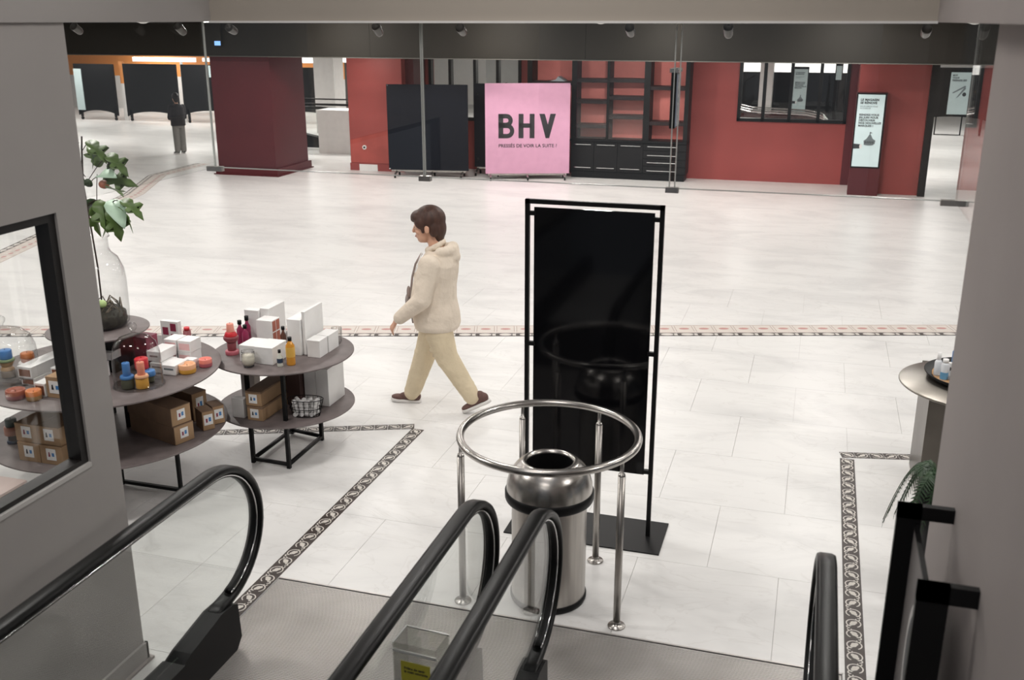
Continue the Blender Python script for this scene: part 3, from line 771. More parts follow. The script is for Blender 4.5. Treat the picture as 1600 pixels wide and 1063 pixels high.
tag(MB().box(-.01, .01, 0, .02, 0, 1.6, M_white2).box(-.02, .02, 0, .02, 1.6, 1.64, M_black).build('blue_sign_bracket', None, (-6.9, 22.4, 0)), 'thin upright support behind the upper windows', 'support')

# ================================================================== CEILING SPOTS / DOMES
spots = [(-8.188, .0), (-6.825, 0), (-6.186, 0), (-4.472, 0), (-3.552, 0), (-1.829, 0), (-.901, 0), (.829, 0), (1.30, 0)]
ordn = ['first', 'second', 'third', 'fourth', 'fifth', 'sixth', 'seventh', 'eighth', 'ninth']
for i, (x_, _) in enumerate(spots):
    r = empty('ceiling_spotlight', (x_, 10.0, 3.03), 0, f'small adjustable ceiling spotlight, {ordn[i]} from the left in the row behind the glass', 'spotlight', 'ceiling spotlights')
    MB().box(-.012, .012, -.012, .012, -.08, 0, M_black).box(-.045, .045, -.02, .02, -.012, 0, M_black).build('bracket', r)
    T = Matrix.Translation((0, 0, -.13)) @ Matrix.Rotation(R(random.uniform(50, 80)), 4, 'X') @ Matrix.Rotation(0, 4, 'Z')
    MB().lathe([(0, -.07), (.035, -.07), (.042, -.05), (.047, .05), (.047, .06), (.040, .06), (.036, .03), (0, .03)], mat('spot_can', (.09, .085, .08), .3, .8), n=20, M=T).build('lamp_can', r)
for x_, y_, rr, nm in ((-7.3, 10, .085, 'left'), (-2.12, 10, .07, 'middle'), (1.22, 10, .08, 'right')):
    tag(MB().lathe([(rr, .005), (rr, -.03), (rr * .8, -.055), (rr * .3, -.07), (0, -.072)], mat('dome_white', (.7, .68, .66), .4), n=24).build('ceiling_dome', None, (x_, y_, 3.03)), f'white half dome hanging from the ceiling, {nm} one of three', 'ceiling dome')
for x_, nm in ((-6.22, 'left'), (.09, 'right')):
    r = empty('ceiling_lamp', (x_, 9.6, 3.03), 0, f'bright lit ceiling lamp seen through the glass, {nm} one', 'lamp')
    MB().lathe([(.05, 0), (.05, -.05), (.045, -.055), (0, -.055)], M_spotlit, n=16).build('lens', r)
    MB().lathe([(.06, 0), (.06, -.045), (.051, -.05)], M_steel, n=16).build('housing', r)
tag(MB().box(-.2, .2, -.02, .02, -.03, 0, M_white2).build('ceiling_track', None, (-1.35, 10.0, 3.03)), 'short white track on the ceiling beside the sixth spotlight', 'track')
tag(MB().box(-.06, .06, 0, .02, -.5, -.42, mat('blue_lit_sign', (.1, .2, .4), .5, emis=(.25, .5, 1), estr=1.2)).box(-.07, .07, .02, .05, -.52, 0, M_bulk).build('small_blue_sign', None, (-11.2, 17.55, 3.03)), 'small blue lit sign on the dark bulkhead above the dark red column', 'sign')

# ================================================================== DISPLAY TABLES
def rr_box(b, x0, x1, y0, y1, z0, z1, m): b.box(x0, x1, y0, y1, z0, z1, m)


ta = empty('display_table', (-4.40, 5.215, 0), 0, 'large round bronze three tier display table behind the grey wall', 'table')
disc = lambda r, z, m=None: MB().lathe([(0, z - .012), (r - .004, z - .012), (r, z - .009), (r, z - .002), (r - .003, z), (0, z)], m or M_table, n=72)
disc(.752, .80).build('tabletop', ta); disc(.762, .40).build('lower_shelf', ta); disc(.32, 1.08).build('upper_tier', ta)
for x_, y_ in ((.09, -.065), (.54, -.055), (-.38, -.065), (-.38, .40)):
    MB().box(x_ - .011, x_ + .011, y_ - .011, y_ + .011, 0, .388, M_black).build('leg', ta)
b = MB(); b.box(-.38, .54, -.076, -.054, .012, .034, M_black).box(-.391, -.369, -.065, .40, .012, .034, M_black); b.build('foot_rail', ta)
for x_, y_ in ((-.12, .1), (.14, .1)): MB().box(x_ - .015, x_ + .015, y_ - .10, y_ + .10, .40, .788, M_black).build('pillar', ta)
MB().box(-.13, .14, -.05, .20, .80, 1.068, M_black).build('tier_support', ta)

tb = empty('display_table', (-3.52, 6.02, 0), 0, 'smaller round bronze two tier display table on a black frame', 'table')
disc(.50, .75).build('tabletop', tb); disc(.487, .36).build('lower_shelf', tb)
for x_, y_ in ((-.125, -.30), (.165, -.315), (.155, .20), (-.12, .25)): MB().box(x_ - .0125, x_ + .0125, y_ - .0125, y_ + .0125, 0, .738 if abs(x_) < 1 else 0, M_black).build('leg', tb)
def bar(b, p, q, r=.011): b.tube([p, q], 1, M_black, sec=[(-r, -r), (r, -r), (r, r), (-r, r)], up=Vector((0, 0, 1)))
b = MB(); L_ = [(-.125, -.30, .03), (.165, -.315, .03), (.155, .20, .03), (-.12, .25, .03)]
for i in range(4): bar(b, L_[i], L_[(i + 1) % 4])
b.build('foot_rail', tb)

td = empty('metal_table', (1.11, 6.56, 0), 0, 'round steel top table on a square column behind the right wall', 'table')
MB().lathe([(0, .785), (.474, .785), (.480, .79), (.480, .798), (.476, .80), (0, .80)], M_tabmetal, n=64).build('tabletop', td)
MB().box(-.30, .25, -.15, .45, .0, .785, mat('column_steel', (.13, .115, .10), .35, .7, vary=.2, scale=3)).build('column', td)
MB().box(-.302, .252, -.152, .452, 0, .02, M_white2).build('plinth', td)
tr = empty('tray', (1.12, 6.66, .80), 0, 'round black tray with a wooden bottom on the steel table', 'tray')
MB().lathe([(0, .002), (.30, .002), (.335, .04), (.33, .042), (.29, .012), (0, .012)], M_black, n=40).build('rim', tr)
MB().lathe([(0, .0125), (.285, .0125), (.285, .017), (0, .017)], mat('tray_wood', (.52, .30, .14), .55, vary=.25, scale=20, stretch=(1, 6, 1)), n=32).build('wooden_bottom', tr)


def bottle(name, label, loc, prof, m, cat='bottle', cap=None, capm=None, band=None, group=None, n=20):
    r = empty(name, loc, 0, label, cat, group)
    MB().lathe(prof, m, n=n).build('body', r)
    if cap: MB().cyl(0, 0, cap[0], cap[1], cap[2], capm, 16).build('cap', r)
    if band: MB().lathe([(band[2], band[0]), (band[2], band[1])], band[3], n=n).build('label_band', r)
    return r


M_bot_w = mat('white_plastic', (.70, .72, .75), .4); M_blue = mat('sky_blue_plastic', (.06, .22, .50), .4); M_lblue = mat('pale_blue_plastic', (.16, .38, .60), .4)
bottle('spray_bottle', 'tall white spray bottle at the left of the tray', (.862, 6.62, .817), [(0, 0), (.022, 0), (.023, .01), (.023, .09), (.014, .105), (0, .105)], M_bot_w, cap=(.10, .155, .013), capm=M_white)
bottle('lotion_bottle', 'white bottle fading to blue beside the spray bottle on the tray', (.895, 6.55, .817), [(0, 0), (.023, 0), (.024, .008), (.024, .10), (.018, .11), (0, .11)], M_bot_w, cap=(.11, .135, .018), capm=M_white, band=(.004, .05, .0245, M_lblue))
tb_ = empty('cream_tube', (.94, 6.60, .817), 0, 'white cream tube with a dark letter on the tray', 'tube')
MB().box(-.022, .022, -.012, .012, .012, .10, M_white, bev=.006).build('body', tb_); MB().cyl(0, 0, 0, .02, .016, M_white, 14).build('cap', tb_)
text('print', 'M', .03, M_ink, tb_, (-.012, -.0125, .05), (R(90), 0, 0), .001)
tb2 = MB().box(-.012, .012, -.006, .006, 0, .07, mat('grey_tube', (.28, .29, .31), .4), bev=.003).build('cream_tube', None, (.925, 6.53, .822)); tb2.rotation_euler = (R(10), R(30), 0)
tag(tb2, 'small grey tube leaning in front of the lettered tube', 'tube')
bottle('blue_bottle', 'bright blue bottle at the right of the tray beside the wall edge', (.985, 6.80, .817), [(0, 0), (.023, 0), (.024, .01), (.024, .115), (.018, .12), (0, .12)], M_blue, cap=(.12, .155, .012), capm=M_pinkcard)
bottle('cream_jar', 'flat white cream jar on the front of the tray', (.985, 6.55, .817), [(0, 0), (.036, 0), (.040, .01), (.040, .03), (0, .032)], M_bot_w, 'jar', cap=(.03, .04, .037), capm=M_white)
tag(MB().box(-.06, .06, -.04, .04, 0, .05, M_white, bev=.006).build('white_pouch', None, (1.03, 6.68, .817)), 'white pouch behind the cream jar on the tray', 'pouch')
tag(MB().lathe([(0, 0), (.018, 0), (.02, .004), (.012, .01), (0, .012)], M_ink, n=14).build('small_tin', None, (.935, 6.70, .818)), 'tiny dark tin in the middle of the tray', 'tin')


# ---- candles and products
def candle(name, label, loc, levels, group=None):
    """levels: (r0, r1, z0, z1, material) stacked wax pieces, each a part"""
    r = empty(name, loc, 0, label, 'candle', group)
    for i, (r0, r1, z0, z1, m) in enumerate(levels):
        MB().lathe([(0, z0), (r0 * .95, z0), (r0, z0 + .004), (r1, z1 - .004), (r1 * .93, z1), (0, z1)], m, n=24).build('wax_tier', r)
    top = levels[-1]; MB().cyl(0, 0, top[3], top[3] + .008, .0015, M_black, 6).build('wick', r)
    return r


def bowl_candle(name, label, loc, r_, h, m1, m2):
    r = empty(name, loc, 0, label, 'candle')
    MB().lathe([(0, .003), (r_ * .92, .003), (r_, .012), (r_, h - .004), (r_ * .95, h), (r_ * .86, h), (r_ * .80, h * .78), (0, h * .74)], m1, n=28).build('wax_body', r)
    MB().lathe([(0, 0), (r_ * .90, 0), (r_ * .97, .006), (r_ * 1.005, .012), (r_ * 1.006, h * .5)], m2, n=28).build('lower_band', r)
    MB().cyl(0, 0, h * .74, h * .74 + .012, .0015, M_black, 6).build('wick', r)
    return r


C = {k: mat('wax_' + k, v, .4, spec=.4) for k, v in dict(blue=(.07, .22, .52), olive=(.085, .085, .05), peach=(.85, .30, .20), yellow=(.70, .36, .06), red=(.62, .03, .04), orange=(.62, .20, .06),
     terracotta=(.30, .085, .05), tan=(.40, .24, .11), green=(.20, .28, .15), white=(.78, .75, .74), dark=(.07, .06, .07), coral=(.80, .25, .20), apricot=(.85, .45, .25), rose=(.46, .12, .15),
     wine=(.25, .06, .07), salmon=(.85, .34, .26), greybrown=(.17, .13, .10), pinkish=(.50, .25, .19), teal=(.06, .09, .085), navy=(.03, .05, .09)).items()}
zA, zL, zB, zb = .80, .40, .75, .36
candle('tier_candle', 'blue and olive stacked candle under the right glass cloche', (-4.002, 4.945, zA + .005), [(.040, .040, 0, .062, C['olive']), (.044, .042, .062, .082, C['blue']), (.024, .024, .082, .165, C['blue'])])
candle('tier_candle', 'peach candle on a yellow base under the right glass cloche', (-3.918, 4.975, zA + .005), [(.040, .039, 0, .068, C['yellow']), (.044, .040, .068, .086, C['apricot']), (.024, .024, .086, .168, C['peach'])])
candle('tier_candle', 'red candle at the back under the right glass cloche', (-4.005, 5.10, zA + .005), [(.03, .03, 0, .075, C['navy']), (.042, .042, .075, .145, C['red'])])
candle('tier_candle', 'low blue candle at the far side of the right glass cloche', (-3.945, 5.085, zA + .005), [(.030, .030, 0, .04, C['olive']), (.04, .038, .04, .075, C['blue'])])
def cloche(loc, r_, h, label):
    r = empty('glass_cloche', loc, 0, label, 'cloche')
    MB().lathe([(r_, 0), (r_ * 1.03, .004), (r_ * .99, .010), (r_ * .99, h * .40), (r_ * .97, h * .62), (r_ * .86, h * .80), (r_ * .6, h * .92), (r_ * .25, h * .975), (.02, h)], M_jar, n=40).build('dome', r)
    MB().lathe([(.012, h - .002), (.013, h + .015), (.026, h + .03), (.028, h + .05), (.016, h + .066), (0, h + .068)], M_jar, n=18).build('knob', r)
    MB().lathe([(0, 0), (r_ * 1.06, 0), (r_ * 1.07, .003), (r_ * 1.04, .004), (0, .004)], M_jar, n=40).build('glass_plate', r)
    return r
cloche((-3.985, 5.03, zA), .150, .34, 'glass cloche over stacked candles on the right of the large table')
cloche((-4.83, 4.86, zA), .185, .36, 'glass cloche over stacked candles seen through the wall window')
candle('tier_candle', 'blue, green and tan stacked candle seen through the wall window', (-4.875, 4.90, zA + .005), [(.044, .044, 0, .045, C['greybrown']), (.044, .034, .045, .07, C['tan']), (.034, .046, .07, .105, C['tan']), (.052, .050, .105, .122, C['green']), (.04, .04, .122, .18, C['blue'])])
candle('tier_candle', 'orange and white stacked candle seen through the wall window', (-4.77, 4.97, zA + .005), [(.035, .035, 0, .065, C['dark']), (.062, .058, .065, .09, C['white']), (.04, .042, .09, .115, C['pinkish']), (.043, .04, .115, .15, C['orange'])])
bowl_candle('bowl_candle', 'wide terracotta bowl candle at the table edge in the window view', (-4.545, 4.60, zA), .058, .058, C['terracotta'], C['wine'])
bowl_candle('bowl_candle', 'small orange bowl candle beside the terracotta one', (-4.425, 4.615, zA), .046, .062, C['orange'], C['tan'])
bowl_candle('bowl_candle', 'cream and peach bowl candle before the white boxes', (-3.82, 5.31, zA), .055, .062, C['apricot'], C['yellow'])
bowl_candle('bowl_candle', 'coral pink bowl candle nearest the right edge of the large table', (-3.775, 5.45, zA), .043, .056, C['coral'], C['rose'])
candle('tier_candle', 'dim stacked candle on the lower shelf beside the kraft boxes', (-4.80, 4.78, zL), [(.04, .04, 0, .02, C['navy']), (.03, .03, .02, .06, C['dark']), (.048, .048, .06, .115, C['pinkish']), (.035, .035, .115, .165, C['teal'])])


def carton(name, label, x0, x1, y0, y1, z0, h, m=None, lid=None, print_=None, group=None, cat='box', bev=.002, rz=0, labelp=None, lines=False, shadowgap=True):
    """box whose front faces -Y; origin at the base"""
    cx, cy = (x0 + x1) / 2, (y0 + y1) / 2; a, b_ = (x1 - x0) / 2, (y1 - y0) / 2; m = m or M_white
    r = empty(name, (cx, cy, z0), rz, label, cat, group)
    MB().box(-a, a, -b_, b_, .001, h - .012, m, bev=bev).build('tray', r)
    MB().box(-a - .0008, a + .0008, -b_ - .0008, b_ + .0008, h - .0125, h, lid or m, bev=bev).build('lid', r)
    if labelp:                          # shipping label on the front face
        lx0, lx1, lz0, lz1 = labelp
        l = MB().box(lx0, lx1, -b_ - .0016, -b_ - .0006, lz0, lz1, M_white).build('paper_label', r)
        c1 = (lx0 + lx1) / 2; hh = lz1 - lz0; ww = lx1 - lx0
        q = MB(); q.prism([(c1 - .30 * ww, lz0 + .3 * hh), (c1 - .1 * ww, lz0 + .3 * hh), (c1 - .15 * ww, lz0 + .7 * hh), (c1 - .25 * ww, lz0 + .7 * hh)], -b_ - .0026, -b_ - .0016, M_maroon if random.random() < .4 else M_ink, 'y')
        q.box(c1 + .08 * ww, c1 + .32 * ww, -b_ - .0026, -b_ - .0016, lz0 + .35 * hh, lz0 + .65 * hh, M_blue); q.build('label_print', l)
    if print_:
        for (fx0, fx1, fz0, fz1, pm) in print_: MB().box(fx0, fx1, -b_ - .0016, -b_ + .0004, fz0, fz1, pm).build('printed_panel', r)
    return r


lab = (-.035, .035, .03, .105)
# kraft boxes
KG = 'labelled kraft boxes on the lower shelf of the large table'
carton('kraft_box', 'lower left kraft box of the four seen through the wall window', -4.565, -4.405, 4.570, 4.80, zL, .123, M_kraft, labelp=lab, group=KG)
carton('kraft_box', 'lower right kraft box of the four seen through the wall window', -4.400, -4.240, 4.570, 4.80, zL, .123, M_kraft, labelp=lab, group=KG)
carton('kraft_box', 'upper left kraft box of the four seen through the wall window', -4.575, -4.412, 4.580, 4.80, zL + .124, .120, M_kraft, labelp=lab, group=KG)
carton('kraft_box', 'upper right kraft box of the four seen through the wall window', -4.408, -4.248, 4.580, 4.80, zL + .124, .120, M_kraft, labelp=lab, group=KG)


def kraft_side(label, x0, x1, y0, y1, z0, h, rz=0, group=None):
    """long kraft box whose labelled end faces +X / front right"""
    L = (y1 - y0) / 2; W2 = (x1 - x0) / 2
    r = empty('kraft_box', ((x0 + x1) / 2, (y0 + y1) / 2, z0), rz, label, 'box', group)
    MB().box(-W2, W2, -L, L, .001, h - .01, M_kraft2, bev=.002).build('tray', r)
    MB().box(-W2 - .0008, W2 + .0008, -L - .0008, L + .0008, h - .0105, h, M_kraft2, bev=.002).build('lid', r)
    MB().box(-W2 + .002, W2 - .002, -L - .002, -L, .004, h - .004, M_kraft).build('end_flap', r)
    l = MB().box(-.03, .03, -L - .0032, -L - .0022, h * .28, h * .82, M_white).build('paper_label', r)
    q = MB(); q.box(-.018, -.006, -L - .004, -L - .003, h * .42, h * .62, M_maroon).box(.002, .018, -L - .004, -L - .003, h * .45, h * .66, M_blue); q.build('label_print', l)
    return r


# the pair whose labelled ends look to the front right: rotated so that the long sides run left
a_ = R(72)
kraft_side('lower of the two long dark kraft boxes on the large table', -3.965 - .075, -3.965 + .075, 5.175 - .23, 5.175 + .23, zL, .125, a_, 'long kraft boxes')
kraft_side('upper of the two long dark kraft boxes on the large table', -3.975 - .075, -3.975 + .075, 5.175 - .23, 5.175 + .23, zL + .126, .125, a_, 'long kraft boxes')
kraft_side('kraft box with a label at the back of the lower shelf', -4.02 - .06, -4.02 + .06, 5.52 - .16, 5.52 + .16, zL, .20, a_)
kraft_side('small upright kraft box at the shelf edge, left of its twin', -3.76 - .04, -3.76 + .04, 5.36 - .06, 5.36 + .06, zL, .135, R(55))
kraft_side('small upright kraft box at the shelf edge, right of its twin', -3.755 - .04, -3.755 + .04, 5.475 - .06, 5.475 + .06, zL, .13, R(55))
# top of table A
carton('kraft_box', 'kraft box with a blue marked label standing in the window view', -4.375, -4.245, 4.672, 4.80, zA, .135, M_kraft, labelp=(-.045, .04, .03, .11))
WB = mat('brown_window', (.20, .075, .04), .5)
r_ = carton('gift_box', 'long white gift box with brown window front in the window view', -4.70, -4.595, 4.80, 5.20, zA + .05, .075, print_=[(-.042, .042, .012, .058, WB)])
carton('gift_box', 'white gift box under the long one in the window view', -4.69, -4.59, 4.81, 5.18, zA, .049, print_=[(-.04, .04, .008, .04, WB)])
carton('gift_box', 'short white gift box with brown window front near the kraft box', -4.50, -4.37, 4.86, 5.02, zA, .115, print_=[(-.055, .055, .05, .105, WB)])
carton('gift_box', 'small open white gift box in front of the kraft box', -4.462, -4.385, 4.668, 4.78, zA, .085, print_=[(-.03, .03, .01, .07, WB)])
carton('gift_box', 'white box with a red stripe at the back of the window view', -4.83, -4.66, 5.40, 5.56, zA, .11, print_=[(-.03, .06, .085, .095, C['red'])])
carton('gift_box', 'white box under the right cloche glass near the pillar', -4.36, -4.27, 5.02, 5.12, zA, .10)
GB = [( -.025, .025, .02, .045, mat('grey_print', (.30, .25, .24), .6))]
WG = 'white boxes stacked on the large table'
carton('soap_box', 'lower left white box in the front row behind the peach candle', -4.055, -3.955, 5.245, 5.40, zA, .066, print_=[(-.035, .035, .035, .045, GB[0][4])], group=WG)
carton('soap_box', 'lower right white box in the front row behind the peach candle', -3.952, -3.858, 5.230, 5.38, zA, .066, print_=[(-.035, .035, .035, .046, M_pgrey)], group=WG)
carton('soap_box', 'white box stacked on top of the front row of boxes', -4.09, -3.985, 5.27, 5.44, zA + .067, .068, print_=[(-.03, .03, .03, .042, GB[0][4])], group=WG)
PG = 'pale pink fronted boxes on the large table'
for i, (x0, x1, z0, lb) in enumerate(((-4.10, -4.0, 0, 'lower left'), (-3.99, -3.89, 0, 'lower right'), (-4.09, -3.995, .08, 'upper left'), (-3.985, -3.885, .08, 'upper right'))):
    carton('soap_box', f'{lb} box of the four pale pink fronted white boxes', x0, x1, 5.46, 5.58, zA + z0, .079, print_=[(-.04, .04, .015, .06, M_pinkcard)], group=PG)
carton('soap_box', 'small white and red box behind the coral candle', -3.90, -3.825, 5.385, 5.44, zA, .06, print_=[(-.025, .025, .01, .04, M_brick)])
cd_ = empty('square_print_box', (-4.22, 5.73, zA), 0, 'white box printed with maroon squares at the back of the large table', 'box')
MB().box(-.07, .07, -.02, .02, 0, .20, M_white, bev=.002).build('carton', cd_)
for x0, z0 in ((-.055, .10), (.008, .13), (.008, .055)): MB().box(x0, x0 + .045, -.0215, -.02, z0, z0 + .055, M_maroon).build('printed_square', cd_)
bottle('wine_red_bottle', 'dark red squat bottle behind the pale pink boxes', (-4.13, 5.78, zA), [(0, 0), (.026, 0), (.027, .01), (.027, .12), (0, .125)], C['wine'], cap=(.125, .145, .02), capm=C['red'])
carton('maroon_box', 'tall maroon box standing behind the right glass cloche', -4.23, -4.13, 5.33, 5.45, zA, .20, M_maroon)
carton('gift_box', 'white box left of the maroon box behind the cloche', -4.37, -4.25, 5.12, 5.22, zA + .101, .05)

# plant vessel on the upper tier
vs = empty('glass_vessel', (-4.42, 5.27, 1.08), 0, 'tall clear glass bottle vase with moss, holding the fig plant', 'vase')
MB().lathe([(0, .004), (.165, .004), (.185, .03), (.190, .12), (.192, .30), (.185, .38), (.155, .455), (.118, .49), (.108, .52), (.108, .585), (.122, .595), (.118, .602)], M_jar, n=44).build('bottle', vs)
b = MB(); b.lathe([(0, .01), (.160, .01), (.172, .04), (.168, .09), (.13, .12), (.07, .14), (0, .145)], M_soil, n=28)
for _ in range(26):
    a = random.uniform(0, 6.28); q = random.uniform(0, .13); b.ball((q * math.cos(a), q * math.sin(a), .10 + .03 * (1 - q / .13)), random.uniform(.015, .034), M_soil, u=8, v=5)
b.build('moss_bed', vs)
b = MB()
for _ in range(34):
    a = random.uniform(0, 6.28); q = random.uniform(.06, .155); a2 = a + random.uniform(-1.2, 1.2); q2 = random.uniform(.03, .15)
    b.tube([(q * math.cos(a), q * math.sin(a), random.uniform(.08, .15)), ((q + q2) / 2 * math.cos((a + a2) / 2), (q + q2) / 2 * math.sin((a + a2) / 2), random.uniform(.13, .19)), (q2 * math.cos(a2), q2 * math.sin(a2), random.uniform(.10, .16))], random.uniform(.003, .006), mat('twig_bark', (.16, .13, .10), .9, vary=.5, scale=30), n=5)
b.build('twig_tangle', vs)
MB().lathe([(0, 0), (.15, 0), (.165, .012), (.15, .02), (0, .02)], M_black, n=28).build('base_dish', vs)
tag(MB().ball((0, 0, 0), (.030, .025, .026), mat('lime_ball', (.50, .66, .28), .5)).build('lime_fruit', None, (-4.33, 5.20, 1.255)), 'pale lime green fruit on the moss inside the vase', 'fruit')
fg = empty('fig_plant', (-4.39, 5.27, 1.22), 0, 'young fig plant with lobed leaves growing from the glass vase', 'plant')
MB().tube([(.0, 0, -.02), (.005, .0, .25), (-.01, .0, .55), (-.025, .0, .80), (.0, 0, 1.02), (.01, .0, 1.09)], .0055, M_stem, n=7).build('stem', fg)


def leaf_mesh(L=.16, lobes=5):
    b = MB(); P = [(0, 0)]
    rad = [.45, 1.0, .50, .88, .45, .62, .2] if lobes == 5 else [.5, .85, 1.0, .8, .45]
    ang = [22, 0, 38, 0, 75, 0, 130]
    right = [(.12, .03), (.26, .16), (.30, .36), (.20, .50), (.42, .62), (.46, .80), (.24, .74), (.16, .80), (.18, .98), (.06, 1.18)]
    if lobes == 3: right = [(.15, .05), (.30, .25), (.32, .5), (.22, .8), (.08, 1.05)]
    pts = [(0, 0)] + right + [(0, 1.28 if lobes == 5 else 1.15)] + [(-x, y) for x, y in right[::-1]]
    vs_ = [b.bm.verts.new((x * L, y * L, -.25 * L * (y ** 2) + .35 * L * abs(x) ** 1.2)) for x, y in pts]
    n = len(pts); mid = [b.bm.verts.new((0, t * L, -.25 * L * t * t)) for t in (.3, .6, .9)]
    half = n // 2
    def nearest(y): return mid[0] if y < .42 else mid[1] if y < .78 else mid[2]
    for side in (range(0, half), range(half, n)):
        for i in side:
            a, c = pts[i], pts[(i + 1) % n]; ma, mc = nearest(a[1]), nearest(c[1])
            vv = [vs_[i], vs_[(i + 1) % n], mc] + ([ma] if ma is not mc else [])
            try: f = b.bm.faces.new(vv); f.smooth = True
            except ValueError: pass
    b.mi(M_leaf)
    return b


def place_leaf(mesh_o, parent, base, tip_dir, roll, scale, m=None):
    o = mesh_o.copy() if mesh_o.name in COL.objects and mesh_o.get('used') else mesh_o
    if o is not mesh_o: COL.objects.link(o)
    mesh_o['used'] = 1
    o.parent = parent; d = Vector(tip_dir).normalized(); q = d.to_track_quat('Y', 'Z')
    o.rotation_mode = 'QUATERNION'; o.rotation_quaternion = q @ Matrix.Rotation(roll, 4, 'Y').to_quaternion(); o.location = base; o.scale = (scale,) * 3
    return o


def leafset(m, lobes=5):
    b = leaf_mesh(.13, lobes); b.mats = [m]; o = b.build('leaf'); md = o.modifiers.new('solid', 'SOLIDIFY'); md.thickness = .0012; return o


lg, ld, lpale, lsimple = leafset(M_leaf), leafset(M_leafd), leafset(M_leafp, 3), None
# base (x,z from stem empty), tip direction, scale
LV = [((-.02, 1.02), (-.35, -.1, -.85), ld, 1.1, .3), ((.0, 1.06), (-.9, .2, .15), ld, .7, .8), ((.08, 1.07), (.85, -.2, -.45), lg, 1.0, .2), ((.07, 1.07), (.35, .1, -.9), ld, .9, -.5),
      ((.19, .99), (.8, -.1, -.45), lg, 1.0, .4), ((.19, .99), (.3, .2, -.9), ld, .7, .9), ((.10, .90), (-.4, .1, .75), lg, .9, -.3), ((.12, .86), (.75, -.4, .2), lpale, 1.1, .5), ((.13, .84), (.9, .2, -.1), lg, 1.1, .9),
      ((.17, .78), (.9, -.2, .05), lg, .9, -.4), ((-.02, .80), (-.8, 0, -.25), ld, .95, .2), ((.08, .80), (-.75, -.2, .2), ld, .7, 1.2), ((.09, .70), (.4, -.3, -.8), lg, 1.1, .3), ((.08, .68), (-.35, .1, -.9), lg, 1.15, -.4),
      ((.05, .69), (-.8, -.1, -.35), ld, .95, .6), ((.16, .70), (.65, -.4, -.45), lpale, 1.3, .2), ((.17, .66), (.35, .0, -.9), lg, 1.2, .6), ((.20, .66), (.75, .2, -.7), lg, 1.0, -.5), ((.22, .70), (.9, -.1, -.4), lg, 1.0, .3),
      ((.13, .66), (.05, .2, -1), lg, 1.1, 1.0), ((-.32, .60), (-.1, .0, -1), ld, .9, .2), ((-.30, .62), (-.7, .1, -.6), lg, 1.0, .2)]
for (x_, z_), d_, ms, s_, rl in LV: place_leaf(ms, fg, (x_, random.uniform(-.04, .04), z_), d_, rl, s_ * 1.12)
st = MB()
for a, c in (((0, 1.0), (.08, 1.07)), ((0, .80), (.19, .99)), ((0, .78), (.12, .86)), ((-.02, .66), (.09, .70)), ((-.02, .66), (.17, .68)), ((0, .84), (-.12, .96)), ((-.02, .74), (-.02, .80)), ((-.02, .70), (-.32, .62)), ((.06, .68), (.09, .86)), ((.17, .68), (.22, .70))):
    st.tube([(a[0], 0, a[1]), ((a[0] + c[0]) / 2, 0, (a[1] + c[1]) / 2 + .01), (c[0], 0, c[1])], .0028, M_stem, n=5)
st.build('twig', fg)
MB().ball((.14, -.01, .80), (.035, .03, .028), mat('fig_red', (.30, .09, .05), .5, vary=.4, scale=30)).build('fig', fg)
MB().ball((-.01, -.01, .93), .012, M_stem).build('bud', fg)

# ---- table B products
candle('tier_candle', 'tall red stacked candle with a salmon tip on the small table', (-3.832, 5.86, zB), [(.048, .048, 0, .03, C['rose']), (.030, .032, .03, .085, C['wine']), (.032, .052, .085, .115, C['wine']), (.054, .052, .115, .135, C['wine']), (.046, .036, .135, .165, C['red']), (.028, .024, .165, .225, C['salmon'])])
M_pglass = mat('pink_liquid', (.30, .03, .09), .15)
for (x_, y_, h_, lb) in ((-3.86, 6.12, .205, 'rear'), (-3.835, 6.05, .16, 'front'), (-3.895, 6.08, .18, 'left')):
    bottle('pink_bottle', f'{lb} one of the crimson bottles with black stoppers behind the red candle', (x_, y_, zB), [(0, 0), (.024, 0), (.025, .01), (.025, h_ * .62), (.012, h_ * .74), (.010, h_ * .86), (0, h_ * .86)], M_pglass, cap=(h_ * .84, h_, .015), capm=M_black, group='crimson bottles')
carton('white_carton', 'left half of the low pair of white cartons at the front of the small table', -3.695, -3.57, 5.74, 5.92, zB, .118, group='white cartons on the small table')
carton('white_carton', 'right half of the low pair of white cartons at the front of the small table', -3.567, -3.432, 5.725, 5.92, zB, .122, group='white cartons on the small table')
ct = empty('glass_candle', (-3.578, 5.655, zB), 0, 'ivory candle in a clear glass at the front of the small table', 'candle')
MB().lathe([(0, 0), (.030, 0), (.038, .006), (.046, .03), (.047, .07), (.044, .115), (.042, .115), (.044, .07)], M_jar, n=28).build('glass', ct)
MB().lathe([(0, .012), (.03, .012), (.042, .032), (.043, .085), (0, .085)], mat('ivory_wax', (.66, .62, .52), .5), n=28).build('wax', ct)
MB().lathe([(0, 0), (.03, 0), (.036, .008), (0, .011)], M_ink, n=20).build('dark_base', ct)
carton('white_carton', 'tall slim white carton at the left back of the small table', -3.905, -3.79, 6.17, 6.24, zB, .235)
carton('white_panel_box', 'tallest flat white carton leaning back behind the brick printed box', -3.785, -3.765 + .05, 6.19, 6.42, zB, .25)
bx_ = empty('brick_print_box', (-3.69, 6.13, zB), 0, 'white box with terracotta brick pattern on its side', 'box')
MB().box(-.062, .062, -.06, .06, 0, .198, M_white, bev=.002).build('carton', bx_)
for i in range(2):
    for j in range(2): MB().box(.0622, .0635, -.05 + j * .053, -.05 + j * .053 + .045, .03 + i * .085, .03 + i * .085 + .075, M_brick).build('printed_square', bx_)
